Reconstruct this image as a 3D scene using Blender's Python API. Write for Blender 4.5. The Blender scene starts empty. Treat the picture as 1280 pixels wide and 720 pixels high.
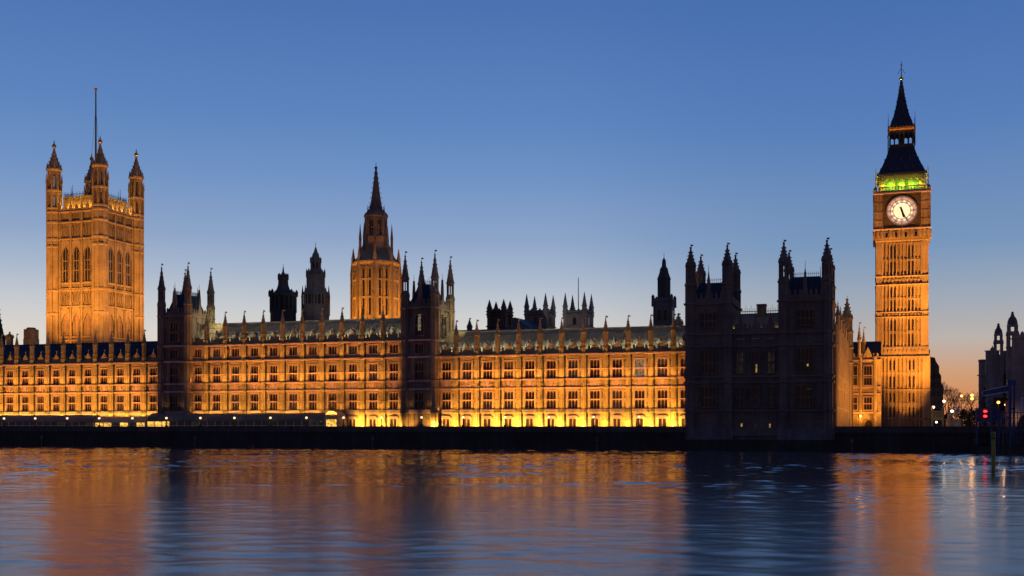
import bpy, math, random
import numpy as np
from mathutils import Vector, Matrix

# ------------------------------------------------------------------ scene, camera, sky, exposure
SC = bpy.context.scene
COL = SC.collection
random.seed(7)
F, HOR, EYE = 1380.0, 533.0, 4.95          # focal length and horizon in photo pixels, eye height above the water

cam_data = bpy.data.cameras.new('camera')
cam = bpy.data.objects.new('camera', cam_data)
COL.objects.link(cam)
SC.camera = cam
cam.location = (0, 0, EYE)
cam.rotation_euler = (math.radians(90), 0, 0)
cam_data.sensor_width = 36.0
cam_data.lens = 36.0 * F / 1280.0
cam_data.shift_y = (HOR - 360.0) / 1280.0
cam_data.clip_start = 0.5
cam_data.clip_end = 6000.0

SC.view_settings.view_transform = 'Standard'
SC.view_settings.look = 'None'
SC.view_settings.exposure = 0.0
SC.view_settings.gamma = 1.0
SC.view_settings.use_curve_mapping = False
SC.render.engine = 'CYCLES'
SC.cycles.use_denoising = True
SC.cycles.max_bounces = 5
SC.cycles.sample_clamp_indirect = 4.0


def lin(r, g, b):
    f = lambda c: c / 12.92 if c <= 0.04045 else ((c + 0.055) / 1.055) ** 2.4
    return (f(r / 255.0), f(g / 255.0), f(b / 255.0), 1.0)


def make_sky():
    w = bpy.data.worlds.new('World')
    SC.world = w
    w.use_nodes = True
    nt = w.node_tree
    N, L = nt.nodes, nt.links
    bg = N['Background']
    tc = N.new('ShaderNodeTexCoord')
    sep = N.new('ShaderNodeSeparateXYZ')
    L.new(tc.outputs['Generated'], sep.inputs[0])

    def ramp(stops):
        r = N.new('ShaderNodeValToRGB')
        r.color_ramp.interpolation = 'LINEAR'
        els = r.color_ramp.elements
        els[0].position, els[0].color = stops[0][0], lin(*stops[0][1])
        els[1].position, els[1].color = stops[-1][0], lin(*stops[-1][1])
        for p, c in stops[1:-1]:
            e = els.new(p)
            e.color = lin(*c)
        L.new(sep.outputs['Z'], r.inputs[0])
        return r
    dusk = ramp([(0, (228, 196, 164)), (.04, (231, 212, 190)), (.08, (219, 212, 203)), (.1055, (198, 202, 206)),
                 (.135, (168, 183, 204)), (.1665, (141, 164, 199)), (.215, (113, 147, 195)), (.267, (93, 132, 189)),
                 (.358, (75, 114, 175)), (.6, (46, 82, 142)), (1, (30, 58, 112))])
    glow = ramp([(0, (214, 124, 74)), (.022, (213, 140, 92)), (.044, (207, 157, 118)), (.074, (187, 177, 170)),
                 (.11, (157, 168, 182)), (.153, (120, 150, 186)), (.25, (88, 126, 184)), (.34, (72, 111, 173)),
                 (.6, (46, 82, 142)), (1, (30, 58, 112))])
    east = ramp([(0, (158, 108, 80)), (.06, (122, 92, 82)), (.16, (78, 76, 94)), (.4, (44, 66, 112)), (1, (30, 58, 112))])
    # azimuth from the afterglow, low in the north-west to the right of the clock tower
    def math_node(op, a, b):
        m = N.new('ShaderNodeMath')
        m.operation = op
        for i, v in enumerate((a, b)):
            if isinstance(v, float):
                m.inputs[i].default_value = v
            else:
                L.new(v, m.inputs[i])
        return m.outputs[0]
    az = math.radians(26)
    dx = math_node('MULTIPLY', sep.outputs['X'], math.sin(az))
    dy = math_node('MULTIPLY', sep.outputs['Y'], math.cos(az))
    dot = math_node('ADD', dx, dy)
    x2 = math_node('MULTIPLY', sep.outputs['X'], sep.outputs['X'])
    y2 = math_node('MULTIPLY', sep.outputs['Y'], sep.outputs['Y'])
    ln = math_node('SQRT', math_node('ADD', math_node('ADD', x2, y2), 1e-6), 0.0)
    ca = math_node('DIVIDE', dot, ln)

    def rng(a, b):
        m = N.new('ShaderNodeMapRange')
        m.interpolation_type = 'SMOOTHSTEP'
        m.inputs['From Min'].default_value = a
        m.inputs['From Max'].default_value = b
        L.new(ca, m.inputs['Value'])
        return m.outputs['Result']

    def mix(f, a, b):
        m = N.new('ShaderNodeMix')
        m.data_type = 'RGBA'
        L.new(f, m.inputs[0])
        L.new(a, m.inputs[6])
        L.new(b, m.inputs[7])
        return m.outputs[2]
    west = mix(rng(.905, .995), dusk.outputs[0], glow.outputs[0])
    full = mix(rng(-.35, .45), east.outputs[0], west)
    sky = N.new('ShaderNodeTexSky')
    sky.sky_type = 'NISHITA'
    sky.sun_disc = False
    sky.sun_elevation = math.radians(-3)
    sky.sun_rotation = az
    sky.ozone_density = 4
    add = N.new('ShaderNodeMix')
    add.data_type = 'RGBA'
    add.blend_type = 'ADD'
    add.inputs[0].default_value = 0.05
    L.new(full, add.inputs[6])
    L.new(sky.outputs[0], add.inputs[7])
    L.new(add.outputs[2], bg.inputs[0])
    bg.inputs[1].default_value = 1.0


make_sky()

# palace frame: d runs along the river front to the north (right), n runs inland
AX, AY = -136.35, 294.0
_dx, _dy = 37.4 - AX, 240.0 - AY
_l = math.hypot(_dx, _dy)
DX, DY = _dx / _l, _dy / _l
NX, NY = -DY, DX
TH = math.atan2(DY, DX)
TH2 = math.radians(-18.4)


def u_at(px, v):
    m = (px - 640.0) / F
    return (m * (AY + v * NY) - AX - v * NX) / (DX - m * DY)


def pt(u, v, z=0.0):
    return Vector((AX + u * DX + v * NX, AY + u * DY + v * NY, z))


def at(px, Y, z=0.0):
    return Vector(((px - 640.0) / F * Y, Y, z))


def zat(py, Y):
    return EYE + (HOR - py) * Y / F


# ------------------------------------------------------------------ materials
MATS = {}


def new_mat(name):
    m = bpy.data.materials.new(name)
    m.use_nodes = True
    MATS[name] = m
    m.node_tree.nodes['Principled BSDF'].inputs['Specular IOR Level'].default_value = .3
    return m, m.node_tree, m.node_tree.nodes['Principled BSDF']


def stone(name, c, var=.35, rough=.9, block=True, bump=.5):
    m, nt, b = new_mat(name)
    N, L = nt.nodes, nt.links
    geo = N.new('ShaderNodeNewGeometry')
    mp = N.new('ShaderNodeMapping')
    mp.inputs['Rotation'].default_value = (0, 0, -TH)
    L.new(geo.outputs['Position'], mp.inputs[0])
    n1 = N.new('ShaderNodeTexNoise')
    n1.inputs['Scale'].default_value = .22
    n1.inputs['Detail'].default_value = 5
    L.new(mp.outputs[0], n1.inputs['Vector'])
    mp2 = N.new('ShaderNodeMapping')
    mp2.inputs['Scale'].default_value = (1.6, 1.6, .12)
    L.new(mp.outputs[0], mp2.inputs[0])
    n2 = N.new('ShaderNodeTexNoise')
    n2.inputs['Scale'].default_value = 1.0
    n2.inputs['Detail'].default_value = 4
    L.new(mp2.outputs[0], n2.inputs['Vector'])
    a = N.new('ShaderNodeMath')
    a.operation = 'MULTIPLY_ADD'
    a.inputs[1].default_value = .6
    L.new(n1.outputs[0], a.inputs[0])
    s = N.new('ShaderNodeMath')
    s.operation = 'MULTIPLY'
    s.inputs[1].default_value = .45
    L.new(n2.outputs[0], s.inputs[0])
    L.new(s.outputs[0], a.inputs[2])
    r = N.new('ShaderNodeValToRGB')
    e = r.color_ramp.elements
    e[0].position, e[1].position = .32, .72
    e[0].color = tuple(x * (1 - var) for x in c) + (1,)
    e[1].color = tuple(min(1, x * (1 + var * .6)) for x in c) + (1,)
    L.new(a.outputs[0], r.inputs[0])
    col = r.outputs[0]
    hgt = n2.outputs[0]
    if block:
        sep = N.new('ShaderNodeSeparateXYZ')
        L.new(mp.outputs[0], sep.inputs[0])
        ad = N.new('ShaderNodeMath')
        L.new(sep.outputs[0], ad.inputs[0])
        L.new(sep.outputs[1], ad.inputs[1])
        cb = N.new('ShaderNodeCombineXYZ')
        L.new(ad.outputs[0], cb.inputs[0])
        L.new(sep.outputs[2], cb.inputs[1])
        br = N.new('ShaderNodeTexBrick')
        br.inputs['Scale'].default_value = 1.0
        br.inputs['Brick Width'].default_value = 1.1
        br.inputs['Row Height'].default_value = .45
        br.inputs['Mortar Size'].default_value = .03
        br.inputs['Color1'].default_value = (1, 1, 1, 1)
        br.inputs['Color2'].default_value = (.72, .72, .72, 1)
        br.inputs['Mortar'].default_value = (.5, .48, .45, 1)
        L.new(cb.outputs[0], br.inputs['Vector'])
        mx = N.new('ShaderNodeMix')
        mx.data_type = 'RGBA'
        mx.blend_type = 'MULTIPLY'
        mx.inputs[0].default_value = .55
        L.new(col, mx.inputs[6])
        L.new(br.outputs[0], mx.inputs[7])
        col = mx.outputs[2]
    L.new(col, b.inputs['Base Color'])
    b.inputs['Roughness'].default_value = rough
    bp = N.new('ShaderNodeBump')
    bp.inputs['Strength'].default_value = bump
    bp.inputs['Distance'].default_value = .12
    L.new(hgt, bp.inputs['Height'])
    L.new(bp.outputs[0], b.inputs['Normal'])
    return m


def plain(name, c, rough=.6, metal=0.0, var=.25, scale=2.0):
    m, nt, b = new_mat(name)
    N, L = nt.nodes, nt.links
    geo = N.new('ShaderNodeNewGeometry')
    n = N.new('ShaderNodeTexNoise')
    n.inputs['Scale'].default_value = scale
    n.inputs['Detail'].default_value = 4
    L.new(geo.outputs['Position'], n.inputs['Vector'])
    r = N.new('ShaderNodeValToRGB')
    e = r.color_ramp.elements
    e[0].position, e[1].position = .3, .7
    e[0].color = tuple(x * (1 - var) for x in c) + (1,)
    e[1].color = tuple(min(1, x * (1 + var)) for x in c) + (1,)
    L.new(n.outputs[0], r.inputs[0])
    L.new(r.outputs[0], b.inputs['Base Color'])
    b.inputs['Roughness'].default_value = rough
    b.inputs['Metallic'].default_value = metal
    return m


def glow(name, c, strength, base=(.3, .3, .3)):
    m, nt, b = new_mat(name)
    b.inputs['Base Color'].default_value = tuple(base) + (1,)
    b.inputs['Emission Color'].default_value = tuple(c) + (1,)
    b.inputs['Emission Strength'].default_value = strength
    return m


def lit_pane(name, c, strength):
    """Leaded glass with a room lit behind it, brighter in some quarries than in others."""
    m, nt, b = new_mat(name)
    N, L = nt.nodes, nt.links
    geo = N.new('ShaderNodeNewGeometry')
    v = N.new('ShaderNodeTexVoronoi')
    v.inputs['Scale'].default_value = 1.6
    L.new(geo.outputs['Position'], v.inputs['Vector'])
    mt = N.new('ShaderNodeMath')
    mt.operation = 'MULTIPLY'
    mt.inputs[1].default_value = strength
    L.new(v.outputs['Distance'], mt.inputs[0])
    b.inputs['Base Color'].default_value = (.02, .02, .02, 1)
    b.inputs['Roughness'].default_value = .2
    b.inputs['Emission Color'].default_value = tuple(c) + (1,)
    L.new(mt.outputs[0], b.inputs['Emission Strength'])
    return m


stone('limestone', (.40, .325, .17))
stone('limestone_trim', (.48, .35, .33), var=.3, block=False)  # the pinker lamplight on the string courses is put into the colour
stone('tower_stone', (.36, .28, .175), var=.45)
stone('sooty_shaded_stone', (.21, .165, .14), var=.5)
stone('panel_stone', (.325, .25, .15), var=.5)  # shade between the shaft ribs put into the colour
stone('rib_stone', (.40, .31, .19), var=.4, block=False)
stone('tower_stone_deep', (.29, .215, .125), var=.45)  # great tower wall darkened behind its panelling, recess shade in the colour
stone('mullion_stone', (.27, .18, .15), var=.3, block=False)
stone('niche_shade_stone', (.115, .08, .042), var=.4, block=False)  # darkened limestone: shade of the recesses and bands put into the colour
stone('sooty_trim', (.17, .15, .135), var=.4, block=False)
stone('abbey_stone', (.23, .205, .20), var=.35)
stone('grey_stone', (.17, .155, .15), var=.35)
stone('granite', (.055, .05, .046), var=.55, bump=.8)
stone('worn_granite', (.11, .10, .092), var=.5, bump=.8)
stone('pale_granite', (.16, .165, .175), var=.5, bump=.8)
stone('paving', (.18, .165, .15), var=.3)
plain('roof_iron', (.31, .265, .17), .8, 0, .12, .5)
plain('slate', (.030, .036, .060), .5, 0, .4, 1.5)
plain('dark_iron', (.03, .03, .034), .45)
plain('old_gilding', (.30, .17, .05), .6)
plain('gilding', (.75, .45, .12), .3, 1.0, .15)
plain('window_glass', (.018, .017, .018), .18, 0, .3, 3)
plain('blind', (.05, .04, .035), .6)
plain('oak_door', (.035, .016, .008), .6)
plain('canvas', (.20, .165, .15), .8, 0, .2)
plain('green_canvas', (.15, .15, .115), .8, 0, .15)
plain('tent_window', (.10, .085, .06), .15)
plain('white_metal', (.7, .68, .64), .5)
plain('blue_paint', (.035, .075, .20), .45, 0, .3)
plain('buoy_red', (.14, .012, .014), .5)
plain('weedy_timber', (.30, .27, .06), .75, 0, .5, 6)
plain('bark', (.045, .035, .028), .9)
plain('lead', (.11, .105, .10), .6, 0, .25)
plain('bronze', (.34, .30, .17), .5, 0, .3)
plain('earth', (.06, .055, .045), .95)
plain('black_paint', (.01, .01, .01), .4)
plain('sheet_cloth', (.45, .45, .55), .8)
glow('lamp_glass', (1, .72, .40), 1.7)
glow('sodium_glass', (1, .36, .06), 5)
glow('cold_lamp_glass', (1, .78, .5), 5)
glow('red_lamp', (1, .02, .015), 5)
glow('dial_glass', (1, .80, .46), 1.2)
glow('dial_rim_glass', (1, .56, .40), .5)
lit_pane('lit_window', (1, .66, .18), .55)
lit_pane('dim_window', (1, .80, .5), .022)
lit_pane('hall_window', (1, .50, .08), 2.2)
lit_pane('pale_window', (1, .80, .50), .30)


def make_water():
    m, nt, b = new_mat('river_water')
    N, L = nt.nodes, nt.links
    geo = N.new('ShaderNodeNewGeometry')
    prev = None
    for i, (sx, sy, rot, amp, det) in enumerate(((.8, 1.5, .10, .5, 3), (2.0, 4.0, -.16, .22, 2))):
        mp = N.new('ShaderNodeMapping')
        mp.inputs['Scale'].default_value = (sx, sy, 1)
        mp.inputs['Rotation'].default_value = (0, 0, rot)
        mp.inputs['Location'].default_value = (i * 13.7, i * 5.1, 0)
        L.new(geo.outputs['Position'], mp.inputs[0])
        n = N.new('ShaderNodeTexNoise')
        n.inputs['Scale'].default_value = 1
        n.inputs['Detail'].default_value = det
        n.inputs['Distortion'].default_value = .6
        L.new(mp.outputs[0], n.inputs['Vector'])
        a = N.new('ShaderNodeMath')
        a.operation = 'MULTIPLY_ADD'
        a.inputs[1].default_value = amp
        L.new(n.outputs[0], a.inputs[0])
        if prev is None:
            a.inputs[2].default_value = 0
        else:
            L.new(prev, a.inputs[2])
        prev = a.outputs[0]
    bp = N.new('ShaderNodeBump')
    bp.inputs['Strength'].default_value = 1.0
    bp.inputs['Distance'].default_value = WATER_BUMP
    L.new(prev, bp.inputs['Height'])
    b.inputs['Base Color'].default_value = (.05, .055, .06, 1)
    # calmer in the lee of the wall, more stirred in mid stream
    sp = N.new('ShaderNodeSeparateXYZ')
    L.new(geo.outputs['Position'], sp.inputs[0])
    mr = N.new('ShaderNodeMapRange')
    mr.inputs['From Min'].default_value = 45
    mr.inputs['From Max'].default_value = 115
    mr.inputs['To Min'].default_value = .21
    mr.inputs['To Max'].default_value = .10
    L.new(sp.outputs['Y'], mr.inputs['Value'])
    L.new(mr.outputs[0], b.inputs['Roughness'])
    b.inputs['IOR'].default_value = 2.6
    b.inputs['Specular IOR Level'].default_value = .5
    L.new(bp.outputs[0], b.inputs['Normal'])


WATER_BUMP = .02
WAVE_SLOPE = .09
make_water()


# ------------------------------------------------------------------ mesh builder
class MB:
    def __init__(s):
        s.v, s.f, s.m = [], [], []
        s.xf = Matrix.Identity(4)

    def add(s, vs, fs, mi=0):
        o = len(s.v)
        s.v += [tuple(s.xf @ Vector(p)) for p in vs]
        s.f += [tuple(i + o for i in f) for f in fs]
        s.m += [mi] * len(fs)

    def box(s, x0, x1, y0, y1, z0, z1, mi=0):
        s.add([(x0, y0, z0), (x1, y0, z0), (x1, y1, z0), (x0, y1, z0), (x0, y0, z1), (x1, y0, z1), (x1, y1, z1), (x0, y1, z1)],
              [(0, 3, 2, 1), (4, 5, 6, 7), (0, 1, 5, 4), (1, 2, 6, 5), (2, 3, 7, 6), (3, 0, 4, 7)], mi)

    def lathe(s, cx, cy, prof, n=8, rot=None, mi=0):
        """A faceted solid of revolution from (radius, z) pairs; n=4 gives a square whose half width is the radius."""
        rot = math.pi / n if rot is None else rot
        k = 1 / math.cos(math.pi / n)
        vs, fs = [], []
        for r, z in prof:
            for i in range(n):
                a = rot + 2 * math.pi * i / n
                vs.append((cx + r * k * math.cos(a), cy + r * k * math.sin(a), z))
        for j in range(len(prof) - 1):
            for i in range(n):
                i2 = (i + 1) % n
                fs.append((j * n + i, j * n + i2, (j + 1) * n + i2, (j + 1) * n + i))
        fs.append(tuple(range(n - 1, -1, -1)))
        fs.append(tuple((len(prof) - 1) * n + i for i in range(n)))
        s.add(vs, fs, mi)

    def frus(s, cx, cy, r0, r1, z0, z1, n=8, rot=None, mi=0):
        s.lathe(cx, cy, [(r0, z0), (r1, z1)], n, rot, mi)

    def ext(s, poly, y0, y1, mi=0):
        """An outline in x, z (counter-clockwise seen from -y) given the thickness y0..y1."""
        n = len(poly)
        vs = [(x, y0, z) for x, z in poly] + [(x, y1, z) for x, z in poly]
        fs = [tuple(range(n)), tuple(range(2 * n - 1, n - 1, -1))]
        for i in range(n):
            j = (i + 1) % n
            fs.append((j, i, n + i, n + j))
        s.add(vs, fs, mi)

    def tube(s, p, q, r0, r1=None, n=5, mi=0):
        r1 = r0 if r1 is None else r1
        p, q = Vector(p), Vector(q)
        d = q - p
        if d.length < 1e-6:
            return
        d.normalize()
        a = d.orthogonal().normalized()
        b = d.cross(a)
        vs = []
        for c, r in ((p, r0), (q, r1)):
            for i in range(n):
                t = 2 * math.pi * i / n
                vs.append(tuple(c + a * (r * math.cos(t)) + b * (r * math.sin(t))))
        fs = [(i, (i + 1) % n, n + (i + 1) % n, n + i) for i in range(n)]
        fs += [tuple(range(n - 1, -1, -1)), tuple(range(n, 2 * n))]
        s.add(vs, fs, mi)

    def ball(s, cx, cy, cz, r, n=8, sq=1.0, mi=0):
        prof = []
        for i in range(7):
            t = -math.pi / 2 + math.pi * i / 6
            prof.append((max(r * math.cos(t), .02 * r), cz + sq * r * math.sin(t)))
        s.lathe(cx, cy, prof, n, mi=mi)

    def mesh(s, name, mats):
        me = bpy.data.meshes.new(name)
        me.from_pydata(s.v, [], s.f)
        for m in ([mats] if isinstance(mats, str) else mats):
            me.materials.append(MATS[m])
        if any(s.m):
            me.polygons.foreach_set('material_index', s.m)
        me.update()
        return me

    def build(s, name, mats, parent=None, loc=(0, 0, 0), rz=0):
        return put(name, s.mesh(name, mats), parent, loc, rz)


def put(name, me, parent=None, loc=(0, 0, 0), rz=0):
    o = bpy.data.objects.new(name, me)
    COL.objects.link(o)
    o.location = loc
    o.rotation_euler = (0, 0, rz)
    if parent is not None:
        o.parent = parent
    return o


def tag(o, label=None, cat=None, group=None, kind=None):
    if label: o['label'] = label
    if cat: o['category'] = cat
    if group: o['group'] = group
    if kind: o['kind'] = kind
    return o


def thing(name, label, cat, loc=(0, 0, 0), rz=0, group=None):
    o = put(name, None, None, loc, rz)
    o.empty_display_size = 1
    return tag(o, label, cat, group)


def copy_thing(o, parent=None):
    c = o.copy()
    COL.objects.link(c)
    if parent is not None:
        c.parent = parent
    for ch in list(o.children):
        copy_thing(ch, c)
    return c


# ------------------------------------------------------------------ lamps (the palace's floodlights)
SODIUM = (1.0, .375, .05)
AMBER = (1.0, .355, .045)
WARM = (1.0, .60, .10)


def aim(o, d):
    o.rotation_euler = Vector(d).to_track_quat('-Z', 'Y').to_euler()


def strip(u0, u1, v, z, target_v, target_z, power, col=SODIUM, w=.4, spread=120):
    """A row of floodlights along the terrace, aimed at the front."""
    l = bpy.data.lights.new('floodlight_row', 'AREA')
    l.shape = 'RECTANGLE'
    l.size, l.size_y = abs(u1 - u0), w
    l.energy, l.color, l.spread = power * abs(u1 - u0), col, math.radians(spread)
    o = bpy.data.objects.new('floodlight_row', l)
    COL.objects.link(o)
    p = pt((u0 + u1) / 2, v, z)
    o.location = p
    zx = -(pt((u0 + u1) / 2, target_v, target_z) - p).normalized()
    xx = Vector((DX, DY, 0))
    yy = zx.cross(xx).normalized()
    o.rotation_euler = Matrix((xx, yy, zx)).transposed().to_euler()
    return o


def spot(p, q, power, col=SODIUM, angle=60, blend=.8, size=.15):
    l = bpy.data.lights.new('floodlight', 'SPOT')
    l.energy, l.color, l.spot_size, l.spot_blend, l.shadow_soft_size = power, col, math.radians(angle), blend, size
    o = bpy.data.objects.new('floodlight', l)
    COL.objects.link(o)
    o.location = p
    aim(o, Vector(q) - Vector(p))
    return o


def bulb(p, power, col, size=.3):
    l = bpy.data.lights.new('lamp_light', 'POINT')
    l.energy, l.color, l.shadow_soft_size = power, col, size
    o = bpy.data.objects.new('lamp_light', l)
    COL.objects.link(o)
    o.location = p
    return o


# ------------------------------------------------------------------ ground, water
def setting():
    # the river: a real wavy surface, fine where the camera looks and coarse far away
    rs = np.random.RandomState(11)
    xs = np.concatenate(([-1500, -900, -600, -420, -320, -250, -210], np.arange(-180, -110, 1.2), np.arange(-110, 130, .36), np.arange(130, 190, 1.2), [210, 250, 320, 420, 600, 900, 1500]))
    ys = [-300.0, -120.0, -40.0, 0.0, 12.0]
    y = 22.0
    while y < 300:
        ys.append(y)
        y += .10 + .0011 * y
    ys = np.array(ys + [330.0, 420.0, 700.0])
    X, Y = np.meshgrid(xs, ys)
    Z = np.zeros_like(X)
    n = 110
    for k in range(n):
        lam = 1.0 * 5.5 ** (rs.rand() ** 1.2)
        a = math.radians(78) + rs.normal(0, .62)
        kx, ky = 2 * math.pi / lam * math.cos(a), 2 * math.pi / lam * math.sin(a)
        slope = WAVE_SLOPE * math.sqrt(2.0 / n)
        Z += slope * lam / (2 * math.pi) * np.sin(kx * X + ky * Y + rs.rand() * 6.28)
    gust = np.zeros_like(X)
    for k in range(14):
        lam = 14 * 5 ** rs.rand()
        a = rs.rand() * math.pi
        gust += np.sin(2 * math.pi / lam * (math.cos(a) * X * .5 + math.sin(a) * Y) + rs.rand() * 6.28)
    Z *= np.clip(1 + .16 * gust, .35, 1.7)
    f = np.clip((Y - 45) / 165, 0, 1)
    Z *= .24 + .76 * f * f * (3 - 2 * f)
    Z *= np.clip((185 - np.abs(X)) / 50, 0, 1) * np.clip((Y - 16) / 10, 0, 1) * np.clip((310 - Y) / 30, 0, 1)
    ny, nx = X.shape
    vs = np.stack((X, Y, Z), -1).reshape(-1, 3)
    idx = np.arange(ny * nx).reshape(ny, nx)
    q = np.stack((idx[:-1, :-1], idx[:-1, 1:], idx[1:, 1:], idx[1:, :-1]), -1).reshape(-1, 4)
    me = bpy.data.meshes.new('river')
    me.vertices.add(len(vs))
    me.vertices.foreach_set('co', vs.ravel())
    me.loops.add(q.size)
    me.polygons.add(len(q))
    me.loops.foreach_set('vertex_index', q.ravel())
    me.polygons.foreach_set('loop_start', np.arange(0, q.size, 4))
    me.polygons.foreach_set('use_smooth', np.ones(len(q), dtype=bool))
    me.update(calc_edges=True)
    me.materials.append(MATS['river_water'])
    tag(put('river', me), 'wide river with orange and blue reflections', 'river', kind='structure')
    m = MB()
    m.box(-900, 900, 0, 4500, 3.0, 4.0)
    o = m.build('ground', 'paving', None, pt(0, -7.9, 0), TH)
    tag(o, 'dark paved ground behind the river wall', 'ground', kind='structure')


setting()


def river_wall(u0, u1, v, name, label, top, mat='granite'):
    t = thing(name, label, 'wall', pt(u0, v, 0), TH)
    L_ = u1 - u0
    m = MB()
    m.ext([(0, -1.5), (L_, -1.5), (L_, 3.4), (0, 3.4)], 0, .9)
    m.build('wall', mat, t)
    m = MB()
    m.box(0, L_, -.18, .95, 3.4, 3.75)
    m.build('string_course', mat, t)
    m = MB()
    x = 0
    m.box(0, L_, .05, .5, 3.75, top - .22)
    m.box(0, L_, -.05, .6, top - .22, top)
    while x < L_:
        m.box(x, x + .9, -.1, .65, 3.75, top + .02)
        x += 9.6
    m.build('parapet', 'worn_granite', t)
    return t


# ------------------------------------------------------------------ gothic vocabulary
def spirelet(m, cx, cy, r, z0, z1, crockets=4, vane=True, mi=0, n=8):
    """A crocketed spirelet: little gables at the foot, a taper with leafy knobs, a finial and a vane."""
    zt = z0 + (z1 - z0) * (.78 if vane else .9)
    m.lathe(cx, cy, [(r * 1.18, z0 - .12 * r), (r * 1.18, z0 + .12 * r), (r * 1.0, z0 + .2 * r), (r * .80, z0 + (zt - z0) * .28),
                     (r * .46, z0 + (zt - z0) * .62), (r * .16, zt)], n, mi=mi)
    for k in range(n):
        a = 2 * math.pi * k / n
        x, y = cx + r * 1.0 * math.cos(a), cy + r * 1.0 * math.sin(a)
        m.frus(x, y, r * .24, .02, z0, z0 + r * 1.0, 4, mi=mi)
        for j in range(1, crockets + 1):
            f = j / (crockets + 1)
            rr = r * (.95 - .80 * f) + r * .10
            zz = z0 + (zt - z0) * f
            if k % 2 == 0:
                b = r * .13
                x, y = cx + rr * math.cos(a), cy + rr * math.sin(a)
                m.box(x - b, x + b, y - b, y + b, zz - b, zz + b, mi)
    m.ball(cx, cy, zt + .22 * r, .26 * r, 6, mi=mi)
    if vane:
        m.tube((cx, cy, zt), (cx, cy, z1), .07, .05, 4, mi)
        m.box(cx - .02, cx + .5, cy - .04, cy + .04, z1 - .5, z1 - .15, mi)


def lantern(m, cx, cy, r, z0, z1, n=8, mi=0, post=.17):
    """An open stage of a turret: posts with the sky between them."""
    for k in range(n):
        a = 2 * math.pi * k / n + math.pi / n
        x, y = cx + r * .92 * math.cos(a), cy + r * .92 * math.sin(a)
        m.frus(x, y, r * post, r * post, z0, z1, 4, a + math.pi / 4, mi)
    h = z1 - z0
    m.frus(cx, cy, r * 1.02, r * 1.02, z0 - .001, z0 + h * .12, n, mi=mi)
    m.frus(cx, cy, r * 1.02, r * 1.02, z1 - h * .2, z1 + .001, n, mi=mi)


def turret(m, cx, cy, r, z0, z_open0, z_open1, z_tip, rings=(), mi=0, vane=True, openwork=True):
    m.frus(cx, cy, r, r, z0, z_open0, 8, mi=mi)
    for k in range(8):
        a = 2 * math.pi * k / 8 + math.pi / 8
        x, y = cx + r * 1.05 * math.cos(a), cy + r * 1.05 * math.sin(a)
        m.frus(x, y, r * .13, r * .13, z0, z_open0, 4, mi=mi)
    for z in rings:
        m.lathe(cx, cy, [(r * 1.0, z - .25), (r * 1.25, z - .1), (r * 1.25, z + .2), (r * 1.0, z + .4)], 8, mi=mi)
    if openwork:
        lantern(m, cx, cy, r * .95, z_open0, z_open1, mi=mi)
    else:
        m.frus(cx, cy, r * .9, r * .9, z_open0, z_open1, 8, mi=mi)
        for k in range(8):
            a = 2 * math.pi * k / 8 + math.pi / 8
            m.frus(cx + r * .95 * math.cos(a), cy + r * .95 * math.sin(a), r * .14, r * .14, z_open0, z_open1, 4, mi=mi)
    spirelet(m, cx, cy, r * .95, z_open1, z_tip, vane=vane, mi=mi)


def window_frame(w, h, lights, transoms, depth=.5, bar=.10):
    """Stone jambs, mullions, transoms and cusped heads; the origin is the middle of the sill."""
    m = MB()
    m.box(-w / 2 - .14, -w / 2, -.12, depth, 0, h)
    m.box(w / 2, w / 2 + .14, -.12, depth, 0, h)
    m.box(-w / 2 - .14, w / 2 + .14, -.16, depth, -.2, 0)
    m.box(-w / 2 - .14, w / 2 + .14, -.14, depth, h, h + .16)
    lw = w / lights
    for i in range(1, lights):
        x = -w / 2 + i * lw
        m.box(x - bar / 2, x + bar / 2, .22, depth, 0, h, 1)
    for t in transoms:
        m.box(-w / 2, w / 2, .10, depth - .02, h * t - .08, h * t + .08)
    for zt in [h * t - .09 for t in transoms] + [h]:
        for i in range(lights):
            x0 = -w / 2 + i * lw + bar / 2
            x1 = -w / 2 + (i + 1) * lw - bar / 2
            xc = (x0 + x1) / 2
            q = (x1 - x0) * .75
            m.ext([(x0, zt), (x0, zt - q), (x0 + (xc - x0) * .45, zt - q * .4), (xc, zt)], .26, depth - .04, 1)
            m.ext([(x1, zt), (xc, zt), (x1 - (xc - x0) * .45, zt - q * .4), (x1, zt - q)], .26, depth - .04, 1)
    return m


def pane_mesh(w, h, y, mat):
    m = MB()
    m.box(-w / 2, w / 2, y, y + .04, 0, h)
    return m.mesh('pane', mat)


_wcache = {}
RW = random.Random(5)


def window(parent, x, y, z, w, h, lights, transoms, frame_mat, pane_mat='window_glass', rz=0, depth=.5):
    key = (round(w, 2), round(h, 2), lights, tuple(transoms), frame_mat, depth)
    if key not in _wcache:
        _wcache[key] = window_frame(w, h, lights, transoms, depth).mesh('window', [frame_mat, 'mullion_stone'])
    k2 = (round(w, 2), round(h, 2), pane_mat, depth)
    if k2 not in _wcache:
        _wcache[k2] = pane_mesh(w, h, depth - .06, pane_mat)
    o = put('window', _wcache[key], parent, (x, y, z), rz)
    put('pane', _wcache[k2], o)
    return o


def niche(m, x, y, z0, z1, w=.5):
    """A carved figure on a bracket under a canopy."""
    h = z1 - z0
    zb = z0 + h * .16
    m.frus(x, y, .08, w * .42, zb - .35, zb, 6)
    m.lathe(x, y, [(w * .34, zb), (w * .30, zb + h * .2), (w * .36, zb + h * .32), (w * .12, zb + h * .38), (w * .15, zb + h * .44), (.03, zb + h * .48)], 6)
    zc = z0 + h * .72
    m.lathe(x, y, [(w * .1, zc - .25), (w * .5, zc), (w * .5, zc + .12), (.04, zc + h * .22)], 6)


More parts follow.
